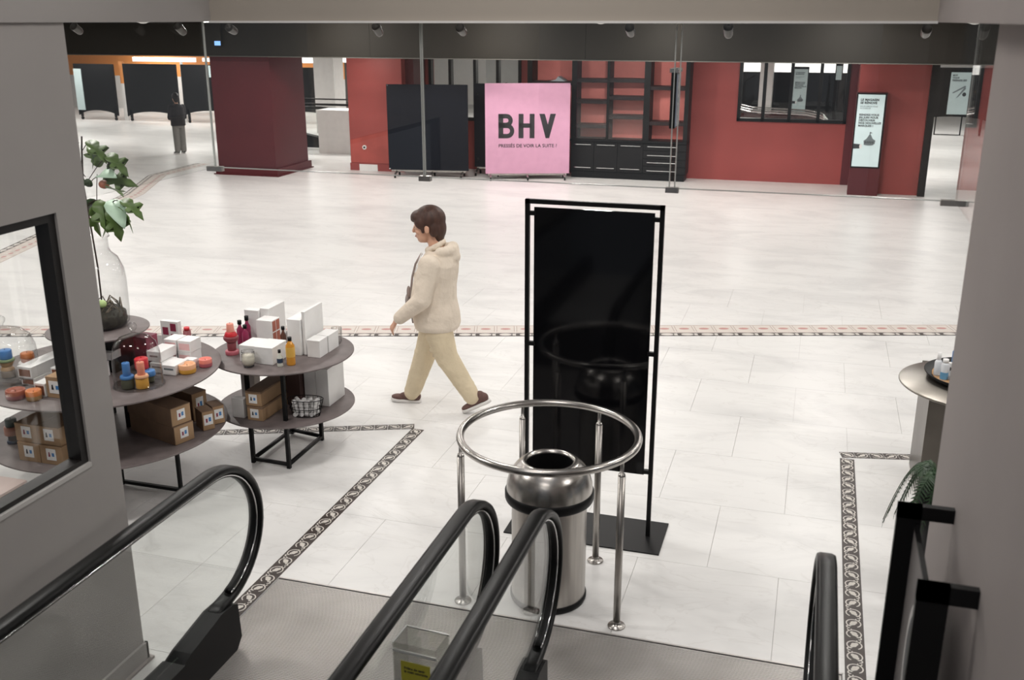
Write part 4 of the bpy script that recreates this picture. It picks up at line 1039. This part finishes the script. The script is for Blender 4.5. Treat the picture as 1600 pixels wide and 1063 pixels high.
bottle('amber_bottle', 'slim dark amber bottle with a round stopper beside the brick printed box', (-3.545, 6.08, zB), [(0, 0), (.02, 0), (.021, .01), (.021, .10), (.009, .125), (.009, .145), (0, .145)], mat('amber_dark', (.10, .04, .025), .2), cap=(.142, .165, .013), capm=M_black)
bottle('oil_bottle', 'golden oil bottle with a black stopper at the front of the small table', (-3.322, 5.775, zB), [(0, 0), (.030, 0), (.031, .01), (.031, .14), (.014, .165), (.012, .175), (0, .175)], mat('golden_oil', (.62, .27, .03), .12, coat=.5), cap=(.172, .198, .014), capm=M_black, band=(.06, .13, .0316, mat('gold_label', (.72, .42, .08), .4)))
bottle('mini_bottle', 'tiny clear bottle with a dark label beside the golden oil bottle', (-3.375, 5.72, zB), [(0, 0), (.019, 0), (.020, .008), (.020, .068), (.008, .088), (.008, .1), (0, .1)], mat('clear_liquid', (.62, .63, .56), .15, coat=.5), cap=(.098, .12, .010), capm=M_black, band=(.028, .060, .0205, mat('navy_label', (.03, .05, .09), .4)))
carton('white_carton', 'tall slim white carton in the middle of the small table', -3.445, -3.345, 5.965, 6.24, zB, .26)
carton('white_panel_box', 'tall flat white carton leaning behind the middle carton', -3.352 + .012, -3.318, 5.99, 6.26, zB, .315)
carton('white_carton', 'nearer of the two white cartons at the right of the small table', -3.292, -3.195, 5.955, 6.075, zB, .125, group='white cartons on the small table')
carton('white_carton', 'farther of the two white cartons at the right of the small table', -3.288, -3.192, 6.085, 6.24, zB, .125, group='white cartons on the small table')
gl = MB(); gl.lathe([(0, 0), (.028, 0), (.036, .02), (.038, .12), (.036, .12), (.034, .02)], M_jar, n=24)
tag(gl.build('glass_tumbler', None, (-3.235, 6.30, zB)), 'clear glass tumbler behind the white cartons on the small table', 'glass')
# lower shelf B
carton('kraft_box', 'lower of two labelled kraft boxes on the small table shelf', -3.615, -3.495, 5.645, 6.02, zb, .102, M_kraft, M_kraft2, labelp=(-.035, .028, .02, .085))
carton('kraft_box', 'upper of two labelled kraft boxes on the small table shelf', -3.625, -3.505, 5.655, 6.03, zb + .103, .105, M_kraft, M_kraft2, labelp=(-.035, .028, .02, .085))
carton('white_carton', 'small upright white carton left of the kraft boxes on the shelf', -3.742, -3.650, 5.66, 5.71, zb, .14)
carton('white_carton', 'pale carton at the back left of the small table shelf', -3.86, -3.75, 5.98, 6.06, zb, .24)
carton('dark_carton', 'dark brown carton in the middle of the small table shelf', -3.49, -3.385, 5.98, 6.12, zb, .30, mat('dark_brown_card', (.07, .035, .03), .6))
carton('white_carton', 'large white carton on the right of the small table shelf, left of its twin', -3.375, -3.285, 6.03, 6.28, zb, .275, M_white)
carton('white_carton', 'large white carton on the right of the small table shelf, right of its twin', -3.282, -3.185, 6.03, 6.28, zb, .28, M_white)
wb = empty('wire_basket', (-3.265, 5.835, zb), R(14), 'oval wire basket full of small white rolls on the shelf', 'basket')
b = MB()
for z_, a, c in ((.125, .125, .068), (.06, .115, .062), (.004, .095, .052)): b.tube([(a * math.cos(2 * PI * k / 28), c * math.sin(2 * PI * k / 28), z_) for k in range(28)], .0028, M_black, n=5, closed=True, up=Vector((0, 0, 1)))
for k in range(20):
    a = 2 * PI * k / 20; b.tube([(.095 * math.cos(a), .052 * math.sin(a), .004), (.125 * math.cos(a), .068 * math.sin(a), .125)], .0018, M_black, n=4)
b.build('wire_frame', wb)
first = None; k_ = 0
for lay, z_ in enumerate((.018, .048, .078, .108)):
    for i in range(4):
        for j in range(2):
            loc = (-3.265 + (-.066 + .044 * i) * (.85 + .06 * lay) + random.uniform(-.004, .004), 5.835 + (-.022 + .044 * j) + (-.066 + .044 * i) * .25, zb + z_)
            if first is None:
                first = MB().tube([(0, -.019, 0), (0, .019, 0)], .0155, M_white, n=12, up=Vector((0, 0, 1))).build('white_roll', None, loc)
                o = first
            else: o = inst(first, None, loc)
            o.rotation_euler = (random.uniform(-.5, .5), random.uniform(-.5, .5), random.uniform(0, 3.1)); k_ += 1
            tag(o, 'small white paper roll heaped in the wire basket', 'roll', 'white rolls in the wire basket')

# fern on the right, in a tall pot behind the wall edge
fn = empty('potted_fern', (.79, 5.05, 0), 0, 'green fern drooping beside the right wall edge', 'plant')
MB().lathe([(0, 0), (.10, 0), (.13, .5), (.15, .72), (.14, .725), (.12, .70), (0, .69)], M_black, n=28).build('pot', fn)
M_fr = M_fern
for k in range(19):
    a = R(150 + 7.5 * k + random.uniform(-4, 4)) if k < 15 else R(random.uniform(-60, 120)); Lf = random.uniform(.20, .36) if k < 15 else .25
    b = MB(); prev = None; P = []
    for i in range(13):
        t = i / 12; rr = .02 + Lf * (t ** .85) * .78; z_ = .72 + .22 * math.sin(min(1, t * 1.5) * PI / 2 * 1.0) - .42 * t ** 2.2 * (Lf / .33)
        P.append(Vector((rr * math.cos(a), rr * math.sin(a), z_)))
    b.tube(P, .0022, M_fr, n=4)
    for i in range(2, 31):
        t = i / 30 * 12; q = int(min(11, t)); p_ = P[q].lerp(P[q + 1], t - q); d_ = (P[min(12, q + 1)] - P[q]).normalized()
        sd = d_.cross(Vector((0, 0, 1))).normalized(); ll = .042 * math.sin(PI * (i / 31) ** .7) + .006
        for s_ in (-1, 1):
            e_ = p_ + sd * s_ * ll + d_ * .012 + Vector((0, 0, -.012)); w_ = d_ * .0055
            b.quad([p_ - w_, p_ + w_, e_ + w_ * .4, e_ - w_ * .4], M_fr)
    b.build('frond', fn)

# wooden plinth low behind the wall window
tag(MB().box(-.12, .12, -.2, .2, 0, .395, M_kraft2).box(-.13, .13, -.21, .21, .395, .41, mat('plinth_top', (.50, .40, .37), .5)).build('display_plinth', None, (-4.43, 4.12, 0)), 'low brown display plinth at the bottom of the wall window view', 'plinth')


# ================================================================== PEOPLE
def capsule(b, p0, p1, r0, r1, m, sq=(1, 1), n=18, rings=7, up=None):
    """tapered capsule, section flattened by sq along (u,v)"""
    p0, p1 = Vector(p0), Vector(p1); t = (p1 - p0); L = t.length; t.normalize()
    u = (up or Vector((0, 1, 0))); u = u - t * u.dot(t)
    if u.length < 1e-3: u = t.orthogonal()
    u.normalize(); v = t.cross(u)
    P = []
    for i in range(5): a = PI / 2 * (1 - i / 5); P.append((-r0 * math.sin(a), r0 * math.cos(a)))
    for i in range(rings + 1): s_ = i / rings; P.append((L * s_, r0 + (r1 - r0) * s_))
    for i in range(1, 6): a = PI / 2 * i / 5; P.append((L + r1 * math.sin(a), r1 * math.cos(a)))
    rg_ = []
    for h, r in P:
        r = max(r, 1e-4); rg_.append([b.bm.verts.new(p0 + t * h + u * (r * sq[0] * math.cos(2 * PI * k / n)) + v * (r * sq[1] * math.sin(2 * PI * k / n))) for k in range(n)])
    fs = []
    for a, c in zip(rg_, rg_[1:]):
        for k in range(n): fs.append(b.bm.faces.new([a[k], a[(k + 1) % n], c[(k + 1) % n], c[k]]))
    fs += [b.bm.faces.new(rg_[0][::-1]), b.bm.faces.new(rg_[-1])]; b._fin(fs, m, True)


def loft(b, secs, m, n=28):
    """secs: (z, cx, cy, rx, ry) stacked superellipse sections"""
    rg_ = []
    for z, cx, cy, rx, ry in secs:
        ring = []
        for k in range(n):
            a = 2 * PI * k / n; c, s_ = math.cos(a), math.sin(a); e = .85
            ring.append(b.bm.verts.new((cx + rx * abs(c) ** e * (1 if c > 0 else -1), cy + ry * abs(s_) ** e * (1 if s_ > 0 else -1), z)))
        rg_.append(ring)
    fs = []
    for a, c in zip(rg_, rg_[1:]):
        for k in range(n): fs.append(b.bm.faces.new([a[k], a[(k + 1) % n], c[(k + 1) % n], c[k]]))
    fs += [b.bm.faces.new(rg_[0][::-1]), b.bm.faces.new(rg_[-1])]; b._fin(fs, m, True)


def hand(b, wrist, d, palm_n, m, side=1, s=1.0, curl=.45):
    """palm + five bent fingers; d = forearm direction, palm_n = palm normal"""
    w_ = Vector(wrist); d = Vector(d).normalized(); n_ = Vector(palm_n); n_ = (n_ - d * n_.dot(d)).normalized(); l = d.cross(n_) * side
    capsule(b, w_ - d * .02 * s, w_ + d * .075 * s, .024 * s, .034 * s, m, (1.0, .48), up=l)
    for i, (off, ln) in enumerate(((-.030, .060), (-.010, .072), (.010, .068), (.029, .054))):
        p = w_ + d * .082 * s + l * off * s; dd = d.copy(); r_ = .0088 * s
        for sgm in (.42, .32, .26):
            dd = (dd + n_ * curl).normalized(); q = p + dd * ln * sgm * s * 1.1; capsule(b, p, q, r_, r_ * .9, m, n=8, rings=2); p = q; r_ *= .9
    p = w_ + d * .02 * s - l * .026 * s; dd = (d * .7 - l * .75 + n_ * .35).normalized(); r_ = .011 * s
    for sgm in (.034, .028, .022):
        q = p + dd * sgm * s; capsule(b, p, q, r_, r_ * .88, m, n=8, rings=2); p = q; r_ *= .88; dd = (dd + d * .3 + n_ * .2).normalized()


def head(b, c, m, yaw=0., s=1.0, female=True):
    """head looking to +x, c = centre of cranium"""
    c = Vector(c); T = Matrix.Translation(c) @ Matrix.Rotation(yaw, 4, 'Z') @ Matrix.Rotation(R(6), 4, 'Y') @ Matrix.Scale(s, 4)
    def B(p, r): b.ball(T @ Vector(p), tuple(x * s for x in r), m, Matrix.Rotation(yaw, 4, 'Z'), u=20, v=14)
    B((-.008, 0, .015), (.096, .076, .098)); B((.035, 0, -.055), (.058, .060, .070)); B((.052, 0, -.098), (.036, .034, .026))
    B((.060, 0, .000), (.036, .058, .055))
    # nose
    capsule(b, T @ Vector((.094, 0, .002)), T @ Vector((.108, 0, -.036)), .0085 * s, .0135 * s, m, n=10, rings=3)
    # lips, brows, cheeks
    B((.089, 0, -.066), (.012, .022, .007)); B((.086, 0, -.079), (.012, .020, .008)); B((.083, 0, .020), (.014, .045, .010))
    for s_ in (-1, 1):
        B((.060, s_ * .040, -.035), (.028, .022, .026))
        B((-.006, s_ * .078, -.020), (.018, .010, .030))
    return T


def eyes(T, parent, s=1.):
    for s_ in (-1, 1):
        b = MB(); b.ball(T @ Vector((.079, s_ * .031, -.006)), .0125, mat('eye_white', (.75, .73, .72), .2), u=12, v=8); b.ball(T @ Vector((.0885, s_ * .031, -.006)), .0055, M_black, u=8, v=6); b.build('eye', parent)
        b = MB(); capsule(b, T @ Vector((.094, s_ * .016, .020)), T @ Vector((.082, s_ * .048, .020)), .004, .003, M_hair, n=6, rings=2); b.build('eyebrow', parent)


HS = 1.10
# walking woman: local +x = heading
wm = empty('person', (-2.77, 7.10, 0), R(188), 'person with short brown hair walking left in a beige hooded jacket and khaki trousers', 'person')
# joints (x forward, y left, z)
hipL, hipR = (.0, .085, .84), (-.01, -.085, .84)
kneeL, ankL = (-.095, .085, .47), (-.300, .088, .140)      # left leg trails
kneeR_, ankR_ = (.105, -.085, .455), (.235, -.085, .085)   # right leg leads
shL, elL, wrL = (.000, .185, 1.225), (.050, .240, .965), (.262, .205, .785)
shR, elR, wrR = (.0, -.185, 1.225), (-.02, -.235, .96), (.12, -.22, .78)
hc = (.045, 0, 1.500)
b = MB()
loft(b, [(.80, 0, 0, .10, .14), (.95, 0, 0, .10, .13), (1.1, 0, 0, .11, .14), (1.25, -.01, 0, .09, .15), (1.30, -.01, 0, .06, .09)], M_skin)
capsule(b, (-.03, 0, 1.27), (.012, 0, 1.42), .058, .052, M_skin)
for a, k, c in ((hipL, kneeL, ankL), (hipR, kneeR_, ankR_)): capsule(b, a, k, .07, .048, M_skin); capsule(b, k, c, .048, .032, M_skin)
for a, k, c in ((shL, elL, wrL), (shR, elR, wrR)): capsule(b, a, k, .04, .033, M_skin); capsule(b, k, c, .033, .022, M_skin)
for k, c in ((kneeL, ankL), (kneeR_, ankR_)): pass
T = head(b, hc, M_skin, 0, HS)
hand(b, wrL, (.55, -.02, -.84), (-.6, -.5, -.4), M_skin, 1, .92); hand(b, wrR, (.5, .05, -.85), (-.6, .5, -.4), M_skin, -1, .92)
remeshed(b, 'body', M_skin, .0058, wm, 2); eyes(T, wm)
b = MB(); capsule(b, T @ Vector((.096, -.018, -.072)), T @ Vector((.096, .018, -.072)), .0042, .0042, M_skin, n=6, rings=3); b.mats = [mat('lips', (.38, .11, .10), .5)]; b.build('lips', wm)
# hair: cap shell + fringe + nape
b = MB()
def HB(p, r, mm=Matrix()): b.ball(T @ Vector(p), tuple(x * HS for x in r), M_hair, mm, u=20, v=14)
HB((-.020, 0, .042), (.112, .090, .098)); HB((.045, 0, .060), (.072, .078, .052)); HB((.080, 0, .050), (.038, .060, .028)); HB((-.075, 0, -.03), (.052, .070, .085)); HB((-.072, 0, -.085), (.034, .052, .045))
for s_ in (-1, 1): HB((.030, s_ * .062, .025), (.050, .026, .045)); HB((.022, s_ * .073, -.018), (.016, .012, .030)); HB((-.05, s_ * .062, -.02), (.035, .026, .06))
remeshed(b, 'hair', M_hair, .007, wm, 2)
b = MB()
for s_ in (-1, 1): b.ball(T @ Vector((-.012, s_ * .090, -.024)), (.015, .008, .026), M_skin)
b.build('ear', wm)
# jacket
b = MB()
loft(b, [(.685, -.012, 0, .170, .200), (.72, -.012, 0, .180, .212), (.80, .0, 0, .186, .212), (.92, .015, 0, .178, .198), (1.03, .005, 0, .170, .185), (1.12, -.015, 0, .165, .190), (1.20, -.035, 0, .150, .198), (1.26, -.040, 0, .125, .165), (1.31, -.040, 0, .09, .105)], M_jacket)
for a, k, c in ((shL, elL, wrL), (shR, elR, wrR)):
    capsule(b, a, k, .082, .070, M_jacket); c2 = Vector(k).lerp(Vector(c), .88); capsule(b, k, c2, .072, .052, M_jacket)
    b.ball(a, (.088, .078, .082), M_jacket)
    d = (Vector(c) - Vector(k)).normalized(); capsule(b, Vector(c) - d * .05, Vector(c) - d * .025, .052, .045, M_jacket)
# hood bunched behind the neck
for k in range(9):
    a = R(100 + 160 * k / 8); b.ball((-.055 + .088 * math.cos(a), .098 * math.sin(a), 1.335 - .03 * abs(math.sin(a)) ), (.048, .048, .042), M_jacket)
b.ball((-.135, 0, 1.30), (.062, .085, .070), M_jacket); b.ball((-.155, 0, 1.255), (.050, .075, .055), M_jacket)
# sagging folds
for k in range(16):
    z_ = random.uniform(.74, 1.15); a = random.uniform(0, 2 * PI); x_, y_ = .168 * math.cos(a), .185 * math.sin(a)
    capsule(b, (x_, y_, z_), (x_ * .97, y_ * .97 + random.uniform(-.03, .03), z_ - random.uniform(.06, .12)), .012, .008, M_jacket, n=8, rings=3)
for (p, q) in ((elL, wrL), (elL, shL), (elR, wrR)):
    p, q = Vector(p), Vector(q); d = (q - p).normalized(); u = d.orthogonal().normalized(); v = d.cross(u)
    for k in range(6):
        c_ = p + d * (.01 + .035 * k); rr = .062 - .003 * k
        ring = [c_ + (u * math.cos(t_) + v * math.sin(t_)) * rr + d * .012 * math.sin(2 * t_ + k) for t_ in [2 * PI * i / 14 for i in range(14)]]
        b.tube(ring, .009, M_jacket, n=6, closed=True)
jk = remeshed(b, 'jacket', M_jacket, .0085, wm, 3)
# front placket, dark lining edge, drawstring, pocket seam
b = MB(); b.tube([(.090, .045, 1.285), (.140, .055, 1.20), (.168, .055, 1.10), (.186, .050, .98), (.192, .045, .86), (.176, .045, .72)], .0085, M_jlining, n=6); b.build('zip_placket', wm)
b = MB(); b.tube([(.080, .07, 1.30), (.118, .09, 1.20), (.140, .09, 1.14)], .004, M_white, n=5); b.build('drawstring', wm)
b = MB(); b.ball((.218, .02, .90), (.020, .05, .055), mat('grey_bag', (.30, .26, .25), .7)); b.ball((.205, .04, .97), (.016, .02, .05), M_jlining); b.build('chest_bag', wm)
# collar
b = MB()
for k in range(20):
    t_ = 2 * PI * k / 20; b.ball((-.008 + .066 * math.cos(t_), .068 * math.sin(t_), 1.335 - .035 * math.cos(t_)), (.018, .018, .026), M_jacket, u=8, v=6)
remeshed(b, 'collar', M_jacket, .007, wm, 2)
# trousers
b = MB()
loft(b, [(.66, -.01, 0, .10, .14), (.74, -.012, 0, .130, .165), (.86, -.005, 0, .135, .165), (.93, 0, 0, .12, .15)], M_trous)
for a, k, c, e in ((hipL, kneeL, ankL, .058), (hipR, kneeR_, ankR_, .060)):
    a = Vector(a) - Vector((0, 0, .03)); capsule(b, a, k, .104, .092, M_trous); capsule(b, Vector(a).lerp(Vector(k), .45), k, .112, .092, M_trous); capsule(b, k, c, .092, e + .008, M_trous)
    p, q = Vector(k), Vector(c); d = (q - p).normalized(); u = d.orthogonal().normalized(); v = d.cross(u)
    for kk, (tt, am) in enumerate(((-.25, .0), (-.1, .0), (.05, .0), (.55, .0), (.72, .0), (.82, .0), (.92, .0))):
        c_ = p + (q - p) * tt; rr = .093 + (e - .085) * max(0, tt)
        ring = [c_ + (u * math.cos(t_) + v * math.sin(t_)) * (rr - .004) + d * .018 * math.sin(t_ + kk * 1.7) for t_ in [2 * PI * i / 14 for i in range(14)]]
        b.tube(ring, .0085, M_trous, n=6, closed=True)
remeshed(b, 'trousers', M_trous, .0085, wm, 3)
# shoes
def shoe(parent, ankle, toe_dir, pitch, s=1.0, ms=M_shoe):
    T_ = Matrix.Translation(ankle) @ Matrix.Rotation(math.atan2(toe_dir[1], toe_dir[0]), 4, 'Z') @ Matrix.Rotation(pitch, 4, 'Y')
    b = MB()
    for p, r in (((-.03, 0, -.035), (.045, .036, .042)), ((.04, 0, -.042), (.070, .040, .034)), ((.11, 0, -.056), (.065, .043, .024)), ((-.01, 0, -.005), (.042, .036, .035))):
        b.ball(T_ @ Vector(p), tuple(x * s for x in r), ms, T_.to_3x3().to_4x4(), u=18, v=12)
    sh = remeshed(b, 'shoe', ms, .006, parent, 2)
    b = MB(); out = [(-.078, 0), (-.070, .028), (-.02, .036), (.05, .041), (.12, .045), (.165, .030), (.180, 0)]; out = out + [(x, -y) for x, y in out[-2:0:-1]]
    b.prism([(x * s, y * s) for x, y in out], -.090 * s, -.064 * s, M_sole, 'z', M=T_, smooth=True)
    b.build('sole', sh); return sh
shoe(wm, (.235, -.085, .088), (1, .0), R(-3)); shoe(wm, (-.345, .088, .158), (1, 0), R(26))

# standing person at the rear (small in the picture)
sm = empty('person', (-14.33, 20.54, 0), R(150), 'distant person standing with back turned in a dark top and grey trousers', 'person'); sm.scale = (.83, .83, .83)
b = MB(); loft(b, [(.80, 0, 0, .10, .14), (1.1, 0, 0, .11, .15), (1.30, 0, 0, .09, .16), (1.36, 0, 0, .06, .08)], M_skin); capsule(b, (0, 0, 1.34), (.015, 0, 1.45), .05, .048, M_skin)
for s_ in (-1, 1):
    capsule(b, (0, s_ * .08, .84), (0, s_ * .085, .10), .06, .035, M_skin); capsule(b, (0, s_ * .18, 1.28), (.03, s_ * .21, 1.02), .04, .03, M_skin); capsule(b, (.03, s_ * .21, 1.02), (.2, s_ * .14, 1.05), .03, .022, M_skin)
    hand(b, (.2, s_ * .14, 1.05), (1, -s_ * .5, .1), (0, 0, -1), M_skin, s_, .9)
T = head(b, (.03, 0, 1.54), M_skin); remeshed(b, 'body', M_skin, .009, sm, 1); eyes(T, sm)
b = MB(); HB((-.022, 0, .030), (.112, .090, .105)); HB((-.06, 0, -.04), (.06, .08, .09)); HB((-.12, 0, .03), (.05, .045, .045)); remeshed(b, 'hair', mat('black_hair', (.018, .012, .011), .6), .01, sm, 2)
b = MB(); loft(b, [(.78, 0, 0, .155, .205), (.95, 0, 0, .150, .20), (1.15, -.005, 0, .145, .20), (1.28, -.01, 0, .125, .195), (1.38, -.01, 0, .075, .09)], M_dcloth)
for s_ in (-1, 1): capsule(b, (0, s_ * .18, 1.29), (.03, s_ * .22, 1.0), .072, .062, M_dcloth); capsule(b, (.03, s_ * .22, 1.0), (.18, s_ * .15, 1.04), .06, .046, M_dcloth)
remeshed(b, 'top', M_dcloth, .012, sm, 3)
b = MB(); loft(b, [(.72, 0, 0, .11, .16), (.90, 0, 0, .12, .16)], M_gtrous)
for s_ in (-1, 1): capsule(b, (0, s_ * .085, .80), (.0, s_ * .09, .10), .098, .082, M_gtrous)
remeshed(b, 'trousers', M_gtrous, .012, sm, 3)
for s_ in (-1, 1): shoe(sm, (.0, s_ * .09, .090), (1, s_ * .15), 0, 1.0, mat('black_shoe', (.02, .02, .022), .5))
